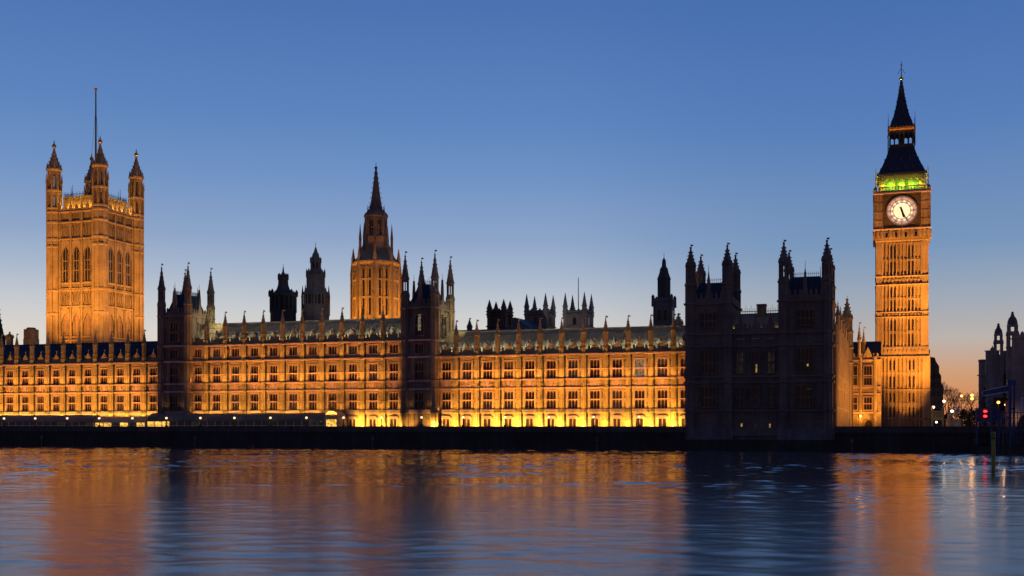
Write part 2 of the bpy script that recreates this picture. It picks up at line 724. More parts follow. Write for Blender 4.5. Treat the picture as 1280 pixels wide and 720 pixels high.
# ------------------------------------------------------------------ the ranges of the river front
STR = (8.15, 8.62, 13.6, 15.55)            # string courses
CORN = 21.1


def palace_range(label, us, upper, roof_mat, ridge, u_end0, u_end1, doors, lit=()):
    """One range: us are the buttress lines along the front; upper adds the third storey."""
    u0 = u_end0
    t = thing('palace_wing', label, 'palace wing', pt(u0, 0, 0), TH)
    top = 25.0 if upper else CORN
    LEN = u_end1 - u_end0
    xs = [u - u0 for u in us]
    m = MB()
    m.box(0, LEN, .56, 12, 3.9, top)
    storeys = [(8.95, 12.95, (.52,)), (15.85, 19.85, (.5,))]
    if upper:
        storeys.append((22.2, 24.3, ()))
    bays = list(zip(xs[:-1], xs[1:]))
    niches = []
    WW = 2.2
    for a, b in bays:
        c = (a + b) / 2
        for p0, p1 in ((a + 1.02, c - WW / 2 - .14), (c + WW / 2 + .14, b - 1.02)):
            m.box(p0, p1, 0, .56, 3.9, top)
        for p0, p1 in ((a, a + 1.02), (b - 1.02, b)):
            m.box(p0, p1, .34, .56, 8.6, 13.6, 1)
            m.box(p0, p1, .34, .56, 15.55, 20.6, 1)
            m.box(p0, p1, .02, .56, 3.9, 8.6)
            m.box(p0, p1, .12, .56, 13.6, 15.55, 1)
            m.box(p0, p1, .02, .56, 20.6, top)
        zs = [3.9] + [q for s in storeys for q in (s[0] - .2, s[1] + .16)] + [top]
        for k in range(0, len(zs), 2):
            if zs[k + 1] > zs[k]:
                m.box(c - WW / 2 - .14, c + WW / 2 + .14, .02, .56, zs[k], zs[k + 1])
        # jamb shafts, niche canopies and blind tracery on the piers
        for sgn, e in ((1, a), (-1, b)):
            x_in = c - sgn * (WW / 2 + .22)
            x_mid = e + sgn * 1.04
            for z0, z1 in ((8.8, 13.45), (15.75, 20.8)) + (((21.6, 24.8),) if upper else ()):
                for xx in (x_in, x_mid):
                    m.box(xx - .09, xx + .09, -.2, 0, z0, z1)
                for f in (.93,):
                    zz = z0 + (z1 - z0) * f
                    m.box(min(x_in, x_mid), max(x_in, x_mid), -.15, .001, zz - .1, zz + .1)
                for zt in (z0 + (z1 - z0) * .46 - .09, z0 + (z1 - z0) * .93 - .09):
                    xx, w_ = (x_in + x_mid) / 2, max(.03, abs(x_in - x_mid) / 2 - .08)
                    m.ext([(xx - w_, zt), (xx - w_, zt - .45), (xx, zt)], -.12, 0)
                    m.ext([(xx + w_, zt), (xx, zt), (xx + w_, zt - .45)], -.12, 0)
                xn = e + sgn * .79
                if z1 - z0 > 4:
                    for zc0 in (z0 + (z1 - z0) * .36, z0 + (z1 - z0) * .84):
                        m.lathe(xn, .1, [(.05, zc0 - .3), (.24, zc0), (.24, zc0 + .14), (.03, zc0 + .75)], 6)
                    niches.append((xn, z0))
            for zz in (14.0, 14.6, 15.2):
                m.box(min(x_in, e + sgn * .6), max(x_in, e + sgn * .6), -.08, 0.02, zz - .06, zz + .06)
            m.box((x_in + e) / 2 - .28, (x_in + e) / 2 + .36, -.2, .14, 14.15, 15.05)
        # cusped frieze below the cornice
        for k in range(6):
            x = c - WW / 2 + (k + .5) * WW / 6
            m.ext([(x - .16, 20.75), (x - .16, 20.2), (x, 20.45), (x + .16, 20.2), (x + .16, 20.75)], -.1, .02)
    m.build('wall', ['limestone', 'niche_shade_stone'], t)
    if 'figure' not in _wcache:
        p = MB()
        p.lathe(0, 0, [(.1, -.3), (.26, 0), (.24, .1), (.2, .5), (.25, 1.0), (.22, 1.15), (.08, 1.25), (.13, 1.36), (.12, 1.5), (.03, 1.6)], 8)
        _wcache['figure'] = p.mesh('carved_figure', 'sooty_shaded_stone')  # figures against the light: their shade is put into the stone colour
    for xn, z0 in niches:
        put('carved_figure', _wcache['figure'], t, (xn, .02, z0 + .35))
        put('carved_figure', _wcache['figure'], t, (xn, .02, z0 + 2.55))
    # windows, carved panels, doors, gablets
    for i, (a, b) in enumerate(bays):
        c = (a + b) / 2
        kp = ('pipe', upper)
        if kp not in _wcache:
            p = MB()
            p.box(-.11, .11, -.2, 0, 4, top - .3)
            p.box(-.2, .2, -.3, 0, top - .9, top - .25)
            for z in (6, 10.5, 14.6, 18.4):
                p.box(-.15, .15, -.24, 0, z - .1, z + .1)
            _wcache[kp] = p.mesh('drainpipe', 'dark_iron')
        put('drainpipe', _wcache[kp], t, (a + .74, -.26, 0))
        for k, (z0, z1, tr) in enumerate(storeys):
            mat = RW.choice(['window_glass'] * 9 + ['dim_window', 'blind'])
            if (i, k) in lit:
                mat = lit[(i, k)]
            window(t, c, 0, z0, WW, z1 - z0, 3, tr, 'limestone_trim', mat)
        if 'panel' not in _wcache:
            p = MB()
            p.box(-1.1, 1.1, -.1, 0, 13.85, 13.98)
            p.ext([(-.42, 15.1), (-.42, 14.5), (0, 13.98), (.42, 14.5), (.42, 15.1)], -.22, 0)
            for s in (-1, 1):
                q = [(s * .5, 14.0), (s * .72, 14.0), (s * 1.1, 15.1), (s * .88, 15.1)]
                p.ext(q if s > 0 else q[::-1], -.2, 0)
                q = [(s * .86, 14.0), (s * 1.08, 14.0), (s * .72, 14.6), (s * .55, 14.6)]
                p.ext(q if s > 0 else q[::-1], -.16, 0)
            p.ext([(-.4, 15.14), (.4, 15.14), (.48, 15.44), (.2, 15.28), (0, 15.46), (-.2, 15.28), (-.48, 15.44)], -.2, 0)
            _wcache['panel'] = p.mesh('carved_panel', 'limestone_trim')
        put('carved_panel', _wcache['panel'], t, (c, .02, 0))
        if doors(i):
            if 'door' not in _wcache:
                p = MB()
                p.box(-1.05, -.8, -.35, .02, 3.95, 6.9)
                p.box(.8, 1.05, -.35, .02, 3.95, 6.9)
                p.box(-.12, .12, -.3, .02, 3.95, 6.6)
                p.box(-1.35, 1.35, -.5, .02, 6.65, 7.0)
                p.ext([(-1.35, 7.0), (1.35, 7.0), (.9, 7.35), (-.9, 7.35)], -.45, .02)
                _wcache['door'] = p.mesh('door', 'limestone_trim')
                p = MB()
                p.box(-.8, .8, -.05, 0, 3.95, 6.65)
                p.box(-.5, -.44, -.1, 0, 3.95, 6.65)
                p.box(.44, .5, -.1, 0, 3.95, 6.65)
                p.box(-.8, .8, -.1, 0, 5.6, 5.7)
                _wcache['doorleaf'] = p.mesh('door_leaf', 'oak_door')
            d_ = put('door', _wcache['door'], t, (c, .02, 0))
            put('door_leaf', _wcache['doorleaf'], d_)
    zc = list(STR) + [CORN] + ([top] if upper else [])
    for z in zc + [10.98, 17.8]:
        m = MB()
        if z in (10.98, 17.8):
            m.box(0, LEN, -.14, .3, z - .1, z + .1)
            m.build('string_course', 'limestone_trim', t)
            continue
        big = z in (CORN, top)
        d_ = .7 if big else .45
        m.ext([(0, z - .2), (LEN, z - .2), (LEN, z + .16), (0, z + .16)], -d_, 0)
        m.ext([(0, z + .16), (LEN, z + .16), (LEN, z + .30), (0, z + .30)], -d_ * .55, 0)
        m.build('string_course', 'limestone_trim', t)
    # battlemented parapet with a small gable in every bay
    m = MB()
    zp = top + .3
    m.box(0, LEN, .12, .42, top, zp + .75)
    x = .2
    while x < LEN - .4:
        m.ext([(x, zp + .75), (x + .46, zp + .75), (x + .46, zp + 1.45), (x + .23, zp + 1.75), (x, zp + 1.45)], .14, .40)
        x += .92
    for a, b in bays:
        c = (a + b) / 2
        m.ext([(c - .95, zp + .3), (c + .95, zp + .3), (c + .95, zp + 1.0), (c, zp + 2.6), (c - .95, zp + 1.0)], -.05, .45)
        m.frus(c, .2, .12, .03, zp + 2.5, zp + 3.5, 4)
        m.ball(c, .2, zp + 3.1, .16, 6)
        m.ext([(c - .35, zp + 1.5), (c, zp + .8), (c + .35, zp + 1.5)], -.12, -.05)
    m.build('parapet', 'limestone', t)
    # roof with standing ribs and a ridge cresting
    m = MB()
    zr0 = top + .4
    vr = 6.5
    m.add([(0, .6, zr0), (LEN, .6, zr0), (LEN, vr, ridge), (0, vr, ridge), (0, 12, zr0), (LEN, 12, zr0)],
          [(0, 1, 2, 3), (3, 2, 5, 4), (0, 3, 4), (1, 5, 2)])
    k = .0
    while k < LEN:
        m.tube((k, .58, zr0 + .03), (k, vr, ridge + .03), .07, .07, 4)
        k += 1.25
    for f in (.3, .55, .8):
        z_ = zr0 + (ridge - zr0) * f
        y_ = .6 + (vr - .6) * f
        m.box(0, LEN, y_ - .12, y_ + .05, z_ - .02, z_ + .06)
    m.box(0, LEN, vr - .15, vr + .15, ridge - .1, ridge + .25)
    m.build('roof', roof_mat, t)
    dm = 'lead'
    if ('dormer', dm) not in _wcache:
        p = MB()
        p.ext([(-.4, 0), (.4, 0), (.4, .7), (0, 1.3), (-.4, .7)], -.9, .9)
        p.frus(0, -.8, .1, .02, 1.2, 2.1, 4)
        _wcache[('dormer', dm)] = p.mesh('dormer', dm)
    for a, b in bays:
        for f in (.27, .73):
            fr = .34
            put('dormer', _wcache[('dormer', dm)], t, (a + (b - a) * f, .6 + (vr - .6) * fr, zr0 + (ridge - zr0) * fr - .25))
    # buttresses, each with its pinnacle
    key = ('butt', upper)
    if key not in _wcache:
        p = MB()
        p.frus(0, 0, .50, .50, 3.9, top + 1.2, 8)
        for k in range(8):
            a = math.pi / 8 + k * math.pi / 4
            p.frus(.54 * math.cos(a), .54 * math.sin(a), .07, .07, 3.9, top + 1.2, 4)
        for z in zc:
            p.lathe(0, 0, [(.5, z - .3), (.74, z - .15), (.74, z + .18), (.5, z + .4)], 8)
        for z in (6.3, 10.9, 17.9):
            p.lathe(0, 0, [(.5, z - .12), (.62, z - .06), (.62, z + .06), (.5, z + .12)], 8)
        _wcache[key] = p.mesh('buttress', 'limestone')
        p = MB()
        zb = top + 1.2
        p.frus(0, 0, .36, .36, zb, zb + 3.6, 8)
        for k in range(8):
            a = math.pi / 8 + k * math.pi / 4
            p.frus(.46 * math.cos(a), .46 * math.sin(a), .09, .09, zb, zb + 3.6, 4)
        for z in (zb + .1, zb + 1.2, zb + 3.5):
            p.frus(0, 0, .6, .6, z - .1, z + .1, 8)
        spirelet(p, 0, 0, .55, zb + 3.6, zb + 7.3, 3)
        _wcache[('pinn', upper)] = p.mesh('pinnacle', 'limestone')
    for x in xs:
        if -.1 <= x <= LEN + .1:
            o = put('buttress', _wcache[key], t, (x, -.3, 0))
            put('pinnacle', _wcache[('pinn', upper)], o)
    return t


def us_from(pxs, before=0, after=0):
    us = [u_at(p, -.3) for p in pxs]
    n = len(us)
    # least squares line through the buttress positions, so that the bays are even
    mi = (n - 1) / 2
    mu = sum(us) / n
    b = sum((i - mi) * (u - mu) for i, u in enumerate(us)) / sum((i - mi) ** 2 for i in range(n))
    return [mu + b * (i - mi) for i in range(-before, n + after)]


us_l = us_from([2, 21, 40.5, 60, 79, 99, 119, 139, 159.5, 181], before=2, after=1)
us_m = us_from([258.4, 281.8, 305, 329, 353, 377.8, 402.7, 427.8], before=1, after=3)
us_r = us_from([570.5, 596, 622, 648.5, 674.7, 702, 729.5, 757, 785, 813.5, 842.5], before=1, after=1)
T1A, T1B = u_at(202, -1.2), u_at(235, -1.2)
T2A, T2B = u_at(506.5, -1.2), u_at(543.6, -1.2)
UP0 = u_at(857, -7.3)

wing_l = palace_range('long floodlit palace wing with a dark slate roof below the tallest square tower', us_l, False, 'slate', 26.9, us_l[0] - .5, T1A, lambda i: False)
wing_m = palace_range('taller floodlit palace wing with three rows of windows between two dark towers', us_m, True, 'roof_iron', 31.0, T1B, T2A,
                      lambda i: i >= 7, {(2, 1): 'dim_window', (5, 0): 'dim_window', (8, 2): 'dim_window', (9, 1): 'dim_window'})
wing_r = palace_range('floodlit two-row palace wing with grey iron roof beside the unlit corner block', us_r, False, 'roof_iron', 27.3, T2B, us_r[-1] + .3,
                      lambda i: True, {(9, 1): 'pale_window', (10, 1): 'dim_window', (6, 1): 'dim_window', (3, 0): 'dim_window', (8, 0): 'dim_window'})


# ------------------------------------------------------------------ square towers of the river front
def face_matrix(cx, cy, hw, hd, k):
    """Face k of a rectangular tower centred on cx, cy: local x along the face, -y outward."""
    rot = Matrix.Rotation(k * math.pi / 2, 4, 'Z')
    d = (hd, hw, hd, hw)[k]
    return Matrix.Translation((cx, cy, 0)) @ rot @ Matrix.Translation((0, -d, 0))


def river_tower(label, u0, u1, depth, pale_slit):
    w = u1 - u0
    t = thing('palace_tower', label, 'tower', pt(u0, -1.2, 0), TH)
    cx, cy, hw, hd = w / 2, depth / 2, w / 2, depth / 2
    m = MB()
    m.box(0, w, 0, depth, 3.9, 32.6)
    for k in range(4):
        m.xf = face_matrix(cx, cy, hw, hd, k)
        half = (hw, hd, hw, hd)[k]
        for x in (-half + 1.2, -1.45, 1.45, half - 1.2):
            m.box(x - .12, x + .12, -.18, 0, 4, 32.4)
        for x in (-(half + .25) / 2 - .6, (half + .25) / 2 + .6):
            m.box(x - .08, x + .08, -.1, 0, 4, 32.4)
        for z in (6.5, 11, 17.8, 23.3, 27, 30.2):
            m.box(-half + .8, -1.45, -.1, 0, z - .1, z + .1)
            m.box(1.45, half - .8, -.1, 0, z - .1, z + .1)
    m.xf = Matrix.Identity(4)
    m.build('wall', 'sooty_shaded_stone', t)
    for z in list(STR) + [CORN, 25.0, 32.6]:
        m = MB()
        d_ = .5 if z > 20 else .36
        m.box(-d_, w + d_, -d_, depth + d_, z - .2, z + .22)
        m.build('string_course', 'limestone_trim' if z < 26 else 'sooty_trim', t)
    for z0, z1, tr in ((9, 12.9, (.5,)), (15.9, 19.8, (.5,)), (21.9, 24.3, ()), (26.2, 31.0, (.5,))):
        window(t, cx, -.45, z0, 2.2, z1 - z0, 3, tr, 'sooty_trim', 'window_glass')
        window(t, w + .45, cy, z0, 2.2, z1 - z0, 3, tr, 'sooty_trim', 'window_glass', math.pi / 2)
    if pale_slit:
        m = MB()
        m.box(-.35, .35, -.33, -.3, 27.2, 31)
        m.build('lit_slit', 'pale_window', t, (cx, -.02, 0))
    # parapet
    m = MB()
    for k in range(4):
        m.xf = face_matrix(cx, cy, hw, hd, k)
        half = (hw, hd, hw, hd)[k]
        m.box(-half, half - .3, -.1, .2, 32.8, 33.6)
        x = -half + .5
        while x < half - .9:
            m.ext([(x, 33.6), (x + .5, 33.6), (x + .5, 34.4), (x + .25, 34.75), (x, 34.4)], -.08, .18)
            x += 1.0
        m.ext([(-.9, 33.6), (.9, 33.6), (.55, 35), (.4, 36.8), (0, 39.6), (-.4, 36.8), (-.55, 35)], -.15, .35)
        m.tube((0, .1, 39.4), (0, .1, 41), .06, .04, 4)
    m.xf = Matrix.Identity(4)
    m.build('parapet', 'sooty_shaded_stone', t)
    # steep roof with iron cresting
    m = MB()
    i0, i1 = .7, 2.4
    zt = 38.3
    m.add([(i0, i0, 32.8), (w - i0, i0, 32.8), (w - i0, depth - i0, 32.8), (i0, depth - i0, 32.8),
           (i1, i1, zt), (w - i1, i1, zt), (w - i1, depth - i1, zt), (i1, depth - i1, zt)],
          [(4, 5, 6, 7), (0, 1, 5, 4), (1, 2, 6, 5), (2, 3, 7, 6), (3, 0, 4, 7)])
    m.build('roof', 'slate', t)
    m = MB()
    for a, b in (((i1, i1), (w - i1, i1)), ((w - i1, i1), (w - i1, depth - i1)), ((w - i1, depth - i1), (i1, depth - i1)), ((i1, depth - i1), (i1, i1))):
        n = max(2, int(math.hypot(b[0] - a[0], b[1] - a[1]) / .42))
        for i in range(n):
            x, y = a[0] + (b[0] - a[0]) * i / n, a[1] + (b[1] - a[1]) * i / n
            m.tube((x, y, zt - .02), (x, y, zt + (1.0 if i else 1.7)), .06, .04, 4)
        m.tube((a[0], a[1], zt + .6), (b[0], b[1], zt + .6), .05, .05, 4)
    m.build('cresting', 'dark_iron', t)
    # corner turrets
    for x, y in ((0, 0), (w, 0), (w, depth), (0, depth)):
        m = MB()
        turret(m, 0, 0, .85, 3.9, 36.2, 39.4, 46.0, list(STR) + [CORN, 25, 32.6, 35.4])
        m.build('corner_turret', 'tower_stone' if x > 0 else 'sooty_shaded_stone', t, (x, y, 0))  # lit right and unlit left turrets put into the stone colour
    return t


river_tower('dark square palace tower beneath the tallest tower with two brightly lit wings at its sides', T1A, T1B, 10.2, False)
river_tower('dark square palace tower with pale lit slit window beside the pointed central spire', T2A, T2B, 10.2, True)


# ------------------------------------------------------------------ the unlit corner block at the north end
def corner_block():
    org = pt(UP0, -7.3, 0)
    p1 = at(1041, 226.0)
    d = Vector((math.cos(TH2), math.sin(TH2), 0))
    m_ = (1040 - 640) / F
    W = (m_ * org.y - org.x) / (d.x - m_ * d.y)
    D = 15.0
    t = thing('corner_block', 'huge unlit stone block with two turreted towers standing at the water edge', 'palace wing', org, TH2)
    A, B = W * .325, W * .645
    m = MB()
    m.box(0, A, 0, D, 3.0, 30.6)
    m.box(B, W, 0, D, 3.0, 30.6)
    m.box(A, B, .7, D - 1, 3.0, 24.2)

    def ribs(x0, x1, y, zt, n):
        for i in range(n + 1):
            x = x0 + (x1 - x0) * i / n
            m.box(x - .12, x + .12, y - .2, y, 5, zt)
    ribs(.9, A / 2 - 2.1, 0, 30.4, 2)
    ribs(A / 2 + 2.1, A - .9, 0, 30.4, 2)
    ribs(B + .9, (B + W) / 2 - 2.1, 0, 30.4, 2)
    ribs((B + W) / 2 + 2.1, W - .9, 0, 30.4, 2)
    ribs(A + .4, B - .4, .7, 24, 9)
    for z in (6.8, 11.2, 18.4, 22.6, 27.2, 29.4):
        for x0, x1 in ((.4, A / 2 - 2), (A / 2 + 2, A - .4), (B + .4, (B + W) / 2 - 2), ((B + W) / 2 + 2, W - .4)):
            m.box(x0, x1, -.12, 0, z - .12, z + .12)
    m.build('wall', 'sooty_shaded_stone', t)
    m = MB()
    m.box(-.6, A + .3, -.8, 4, 2.2, 3.0)
    m.box(-.5, A + .3, -.6, 1, 3.0, 4.5)
    m.box(B - .3, W + .5, -.6, 1, 3.0, 4.5)
    m.box(B - .3, W + .6, -.8, 4, 2.2, 3.0)
    m.box(A + .3, B - .3, .1, 2, 2.2, 4.3)
    m.build('plinth', 'pale_granite', t)
    m = MB()
    m.box(-.6, W + .6, -.85, 4, -1.5, 2.2)
    m.build('footing', 'granite', t)
    for z in (8.2, 14.1, 15.3, 21.6, 24.2, 30.6):
        m = MB()
        if z <= 24.3:
            m.box(A, B, .25, .7, z - .2, z + .22)
        for x0, x1 in ((0, A), (B, W)):
            m.box(x0 - .35, x1 + .35, -.4, 0, z - .2, z + .25)
            m.box(x1, x1 + .4, 0, D, z - .2, z + .25)
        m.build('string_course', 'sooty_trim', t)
    # windows
    for xc, special in ((A / 2, 0), ((B + W) / 2, 1)):
        for z0, z1 in ((9.0, 13.2), (16.0, 20.8), (25.6, 28.6)):
            window(t, xc, -.45, z0, 3.2, z1 - z0, 4, (.5,), 'sooty_trim', 'window_glass')
    mid = [A + (B - A) * f for f in (.18, .5, .82)]
    for i, x in enumerate(mid):
        window(t, x, .25, 16.0, 1.5, 4.4, 2, (.5,), 'sooty_trim', 'dim_window' if i != 1 else 'window_glass')
        window(t, x, .25, 9.0, 1.5, 4.0, 2, (.5,), 'sooty_trim', 'window_glass')
        m = MB()
        m.box(-.8, .8, -.25, .1, 0, .16)
        m.build('stone_ledge', 'limestone_trim', t, (x, .55, 23.0))
    for i, (x, z0, ww, hh, mt) in enumerate(((mid[1] + .2, 16.1, .55, 1.7, 'lit_window'), (mid[0] + .2, 4.9, .3, .7, 'lit_window'), (mid[2] - .1, 4.7, .3, .8, 'lit_window'),
                                             (mid[1], 4.7, .25, .7, 'dim_window'), ((B + W) / 2 + .5, 17.2, .3, .5, 'lit_window'), ((B + W) / 2 + .8, 12.4, .9, .4, 'dim_window'))):
        m = MB()
        m.box(-ww / 2, ww / 2, 0, .04, 0, hh)
        m.build('lit_window', mt, t, (x, .66 if A < x < B else -.05, z0) if z0 > 8 else (x, .64, z0))
    # parapets
    m = MB()
    for x0, x1 in ((0, A), (B, W)):
        for y in (-.05, D - .3):
            m.box(x0, x1, y, y + .35, 30.8, 31.8)
            x = x0 + .9
            while x < x1 - 1:
                m.ext([(x, 31.8), (x + .55, 31.8), (x + .55, 32.7), (x + .27, 33.1), (x, 32.7)], y, y + .3)
                x += 1.05
        for x in (x0 + .02, x1 - .32):
            m.box(x, x + .3, .3, D - .3, 30.8, 32.2)
        c = (x0 + x1) / 2
        m.ext([(c - .6, 31.8), (c + .6, 31.8), (c + .4, 33.4), (c + .3, 35.2), (c, 37.6), (c - .3, 35.2), (c - .4, 33.4)], -.1, .45)
        m.tube((c, .15, 37.4), (c, .15, 38.8), .07, .04, 4)
    x = A + .5
    m.box(A, B, .55, .9, 24.2, 25.3)
    while x < B - .9:
        m.ext([(x, 25.3), (x + .5, 25.3), (x + .5, 26.1), (x + .25, 26.4), (x, 26.1)], .57, .88)
        x += .95
    for x in mid:
        m.ext([(x - .9, 25.3), (x + .9, 25.3), (x, 27.9)], .45, .95)
        m.frus(x, .7, .14, .03, 27.6, 28.7, 4)
    m.build('parapet', 'sooty_shaded_stone', t)
    # roofs
    m = MB()
    for x0, x1, zt in ((0, A, 35.4), (B, W, 35.9)):
        i0, i1 = .9, 2.4
        m.add([(x0 + i0, i0, 30.8), (x1 - i0, i0, 30.8), (x1 - i0, D - i0, 30.8), (x0 + i0, D - i0, 30.8),
               (x0 + i1, i1 + 1, zt), (x1 - i1, i1 + 1, zt), (x1 - i1, D - i1 - 1, zt), (x0 + i1, D - i1 - 1, zt)],
              [(4, 5, 6, 7), (0, 1, 5, 4), (1, 2, 6, 5), (2, 3, 7, 6), (3, 0, 4, 7)])
        for sx in (x0 + i1, x1 - i1):
            for sy in (i1 + 1, D - i1 - 1):
                m.tube((sx, sy, zt), (sx, sy, zt + 2), .1, .05, 4)
        n = int((x1 - x0 - 2 * i1) / .4)
        for i in range(n + 1):
            x = x0 + i1 + (x1 - x0 - 2 * i1) * i / n
            for y in (i1 + 1, D - i1 - 1):
                m.tube((x, y, zt - .02), (x, y, zt + 1.0), .05, .04, 4)
        for y in (i1 + 1, D - i1 - 1):
            m.tube((x0 + i1, y, zt + .6), (x1 - i1, y, zt + .6), .05, .05, 4)
    m.build('tower_roof', 'slate', t)
    m = MB()
    m.add([(A, 1.1, 24.6), (B, 1.1, 24.6), (B, 6, 28.9), (A, 6, 28.9), (A, D - 2, 24.6), (B, D - 2, 24.6)], [(0, 1, 2, 3), (3, 2, 5, 4), (0, 3, 4), (1, 5, 2)])
    n = 26
    for i in range(n + 1):
        x = A + (B - A) * i / n
        m.tube((x, 6, 28.8), (x, 6, 30.0 if i % 3 else 30.6), .05, .04, 4)
    m.box(A, B, 5.95, 6.05, 29.25, 29.4)
    m.build('roof', 'roof_iron', t)
    m = MB()
    m.box(A + 4.6, A + 6.4, 5, 6.6, 27, 30.4)
    m.box(A + 4.5, A + 6.5, 4.9, 6.7, 30.4, 30.75)
    m.build('chimney', 'sooty_shaded_stone', t)
    for x0, x1 in ((0, A), (B, W)):
        for x, y in ((x0 + 1.0, .5), (x1 - 1.0, .5), (x0 + 1.0, D - .6), (x1 - 1.0, D - .6)):
            m = MB()
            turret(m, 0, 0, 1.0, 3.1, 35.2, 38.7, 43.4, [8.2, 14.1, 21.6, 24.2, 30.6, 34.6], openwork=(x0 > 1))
            m.build('corner_turret', 'sooty_shaded_stone', t, (x, y, 0))
    # lights behind the parapet that pick out the roof of the middle range
    for f in (.02, .5, .98):
        p = t.matrix_basis @ Vector((A + (B - A) * f, 1.6, 25.6))
        bulb(p, 14, (1, .72, .25), .15)
    spot(t.matrix_basis @ Vector((A + 2, 15, 29)), t.matrix_basis @ Vector((1, 14.6, 37)), 0, SODIUM, 60)
    return t, org, d, W, D


block, B_ORG, B_D, B_W, B_DEP = corner_block()


# ------------------------------------------------------------------ clock tower
ET_Y = 300.0
K = ET_Y / F


def zc_(y): return EYE + (HOR - y) * K


def zb_(y, back): return EYE + (HOR - y) * (ET_Y + back) / F


def clock_tower():
    fc = at(1127.3, ET_Y)
    n = Vector((-math.sin(TH2), math.cos(TH2), 0))
    H = 6.95
    org = fc + n * H
    t = thing('clock_tower', 'tall floodlit clock tower with a glowing round dial and green lit belfry', 'clock tower', org, TH2)
    t.scale = (.965, .965, 1)
    z_base, z_a, z_b, z_c, z_d = 3.9, zc_(446), zc_(302), zc_(286), zc_(241)
    bands = [zc_(y) for y in (524, 487, 446, 434, 396, 390, 355.5, 345)]
    m = MB()
    m.frus(0, 0, 7.05, 7.05, z_base, z_a, 4)
    m.frus(0, 0, 6.6, 6.6, z_a, z_b, 4)
    spans = [(4, zc_(524)), (zc_(524), zc_(487)), (zc_(487), zc_(446)), (zc_(434), zc_(396)), (zc_(390), zc_(355.5)), (zc_(345), zc_(303))]
    m.build('shaft', 'panel_stone', t)
    m = MB()
    for k in range(4):
        for lo, hi, hw in ((z_base, z_a, 7.05), (z_a, z_b, 6.6)):
            m.xf = Matrix.Rotation(k * math.pi / 2, 4, 'Z') @ Matrix.Translation((0, -hw, 0))
            # corner buttress strips
            for s in (-1, 1):
                m.box(*sorted((s * (hw - 1.3), s * (hw + .24))), -.3, .5, lo, hi)
                for q in (.2, .65, 1.1):
                    m.box(s * (hw - q) - .08, s * (hw - q) + .08, -.42, -.3, lo, hi)
        for j, (z0, z1) in enumerate(spans):
            hw = 7.05 if j < 3 else 6.6
            m.xf = Matrix.Rotation(k * math.pi / 2, 4, 'Z') @ Matrix.Translation((0, -hw, 0))
            W = hw - 1.4
            nn = 11
            for i in range(nn + 1):
                x = -W + 2 * W * i / nn
                big = i in (0, nn)
                m.box(x - (.22 if big else .14), x + (.22 if big else .14), -.5, 0, z0, z1)
            for i in range(nn):
                x = -W + 2 * W * (i + .5) / nn
                w_ = W / nn - .14
                zs = [z1] if z1 - z0 < 6 else [z0 + (z1 - z0) * .5, z1]
                for zt in zs:
                    m.ext([(x - w_, zt), (x - w_, zt - 1.0), (x - w_ * .5, zt - .4), (x, zt)], -.32, 0)
                    m.ext([(x + w_, zt), (x, zt), (x + w_ * .5, zt - .4), (x + w_, zt - 1.0)], -.32, 0)
                    if zt != z1:
                        m.box(x - w_ - .05, x + w_ + .05, -.2, 0, zt, zt + .35)
    m.xf = Matrix.Identity(4)
    m.build('panelling', 'rib_stone', t)
    for b in bands:
        m = MB()
        hw = 7.35 if b < zc_(440) else 6.9
        m.lathe(0, 0, [(hw, b - .12), (hw + .3, b), (hw + .3, b + .14), (hw, b + .3)], 4)
        m.build('string_course', 'tower_stone', t)
    # carved friezes between the paired bands
    for za, zb in ((zc_(446), zc_(434)), (zc_(396), zc_(390)), (zc_(355.5), zc_(345))):
        m = MB()
        hw = 7.05 if za < 26 else 6.6
        m.frus(0, 0, hw + .1, hw + .1, za + .25, zb - .1, 4)
        for k in range(4):
            m.xf = Matrix.Rotation(k * math.pi / 2, 4, 'Z')
            for i in range(12):
                x = -5.5 + i * 1.0
                zm, r = (za + zb) / 2, (zb - za) * .25
                m.ext([(x - .36, zm), (x, zm - r), (x + .36, zm), (x, zm + r)], -hw - .4, -hw)
        m.build('frieze', 'tower_stone', t)
    # tall slit windows, two pairs on each stage
    def slit(j, x, z0, z1, y):
        key = ('slit', round(z1 - z0, 1))
        if key not in _wcache:
            p = MB()
            p.box(-.2, .2, 0, .03, 0, z1 - z0 - .4)
            p.ext([(-.2, z1 - z0 - .4), (.2, z1 - z0 - .4), (0, z1 - z0)], 0, .03)
            _wcache[key] = p.mesh('window', 'window_glass')
        put('window', _wcache[key], t, (x, y, z0))
    wid = 2 * 5.2 / 11
    for j, (z0, z1) in enumerate(spans[1:3]):
        for i in (2, 3, 7, 8):
            x = -5.65 + (2 * 5.65 / 11) * (i + .5)
            slit(j, x, z0 + (z1 - z0) * .08, z0 + (z1 - z0) * .42, -7.08)
            slit(j, x, z0 + (z1 - z0) * .60, z0 + (z1 - z0) * .9, -7.08)
    for j, (z0, z1) in enumerate(spans[3:]):
        for i in (2, 3, 7, 8):
            x = -5.2 + wid * (i + .5)
            for f0, f1 in ((.05, .47), (.52, .93)):
                slit(j, x, z0 + (z1 - z0) * f0, z0 + (z1 - z0) * f1, -6.63)
    # corbelled stage under the clock
    m = MB()
    m.lathe(0, 0, [(6.9, z_b), (7.15, z_b + .4), (7.15, z_b + 1.0), (7.4, z_b + 1.9), (7.5, z_c)], 4)
    for k in range(4):
        m.xf = Matrix.Rotation(k * math.pi / 2, 4, 'Z')
        for i in range(13):
            x = -6.6 + i * 1.1
            m.ext([(x - .3, z_b + .9), (x + .3, z_b + .9), (x + .3, z_b + 2.6), (x, z_b + 3.2), (x - .3, z_b + 2.6)], -7.75, -7)
    m.xf = Matrix.Identity(4)
    m.build('corbel_table', 'tower_stone', t)
    m = MB()
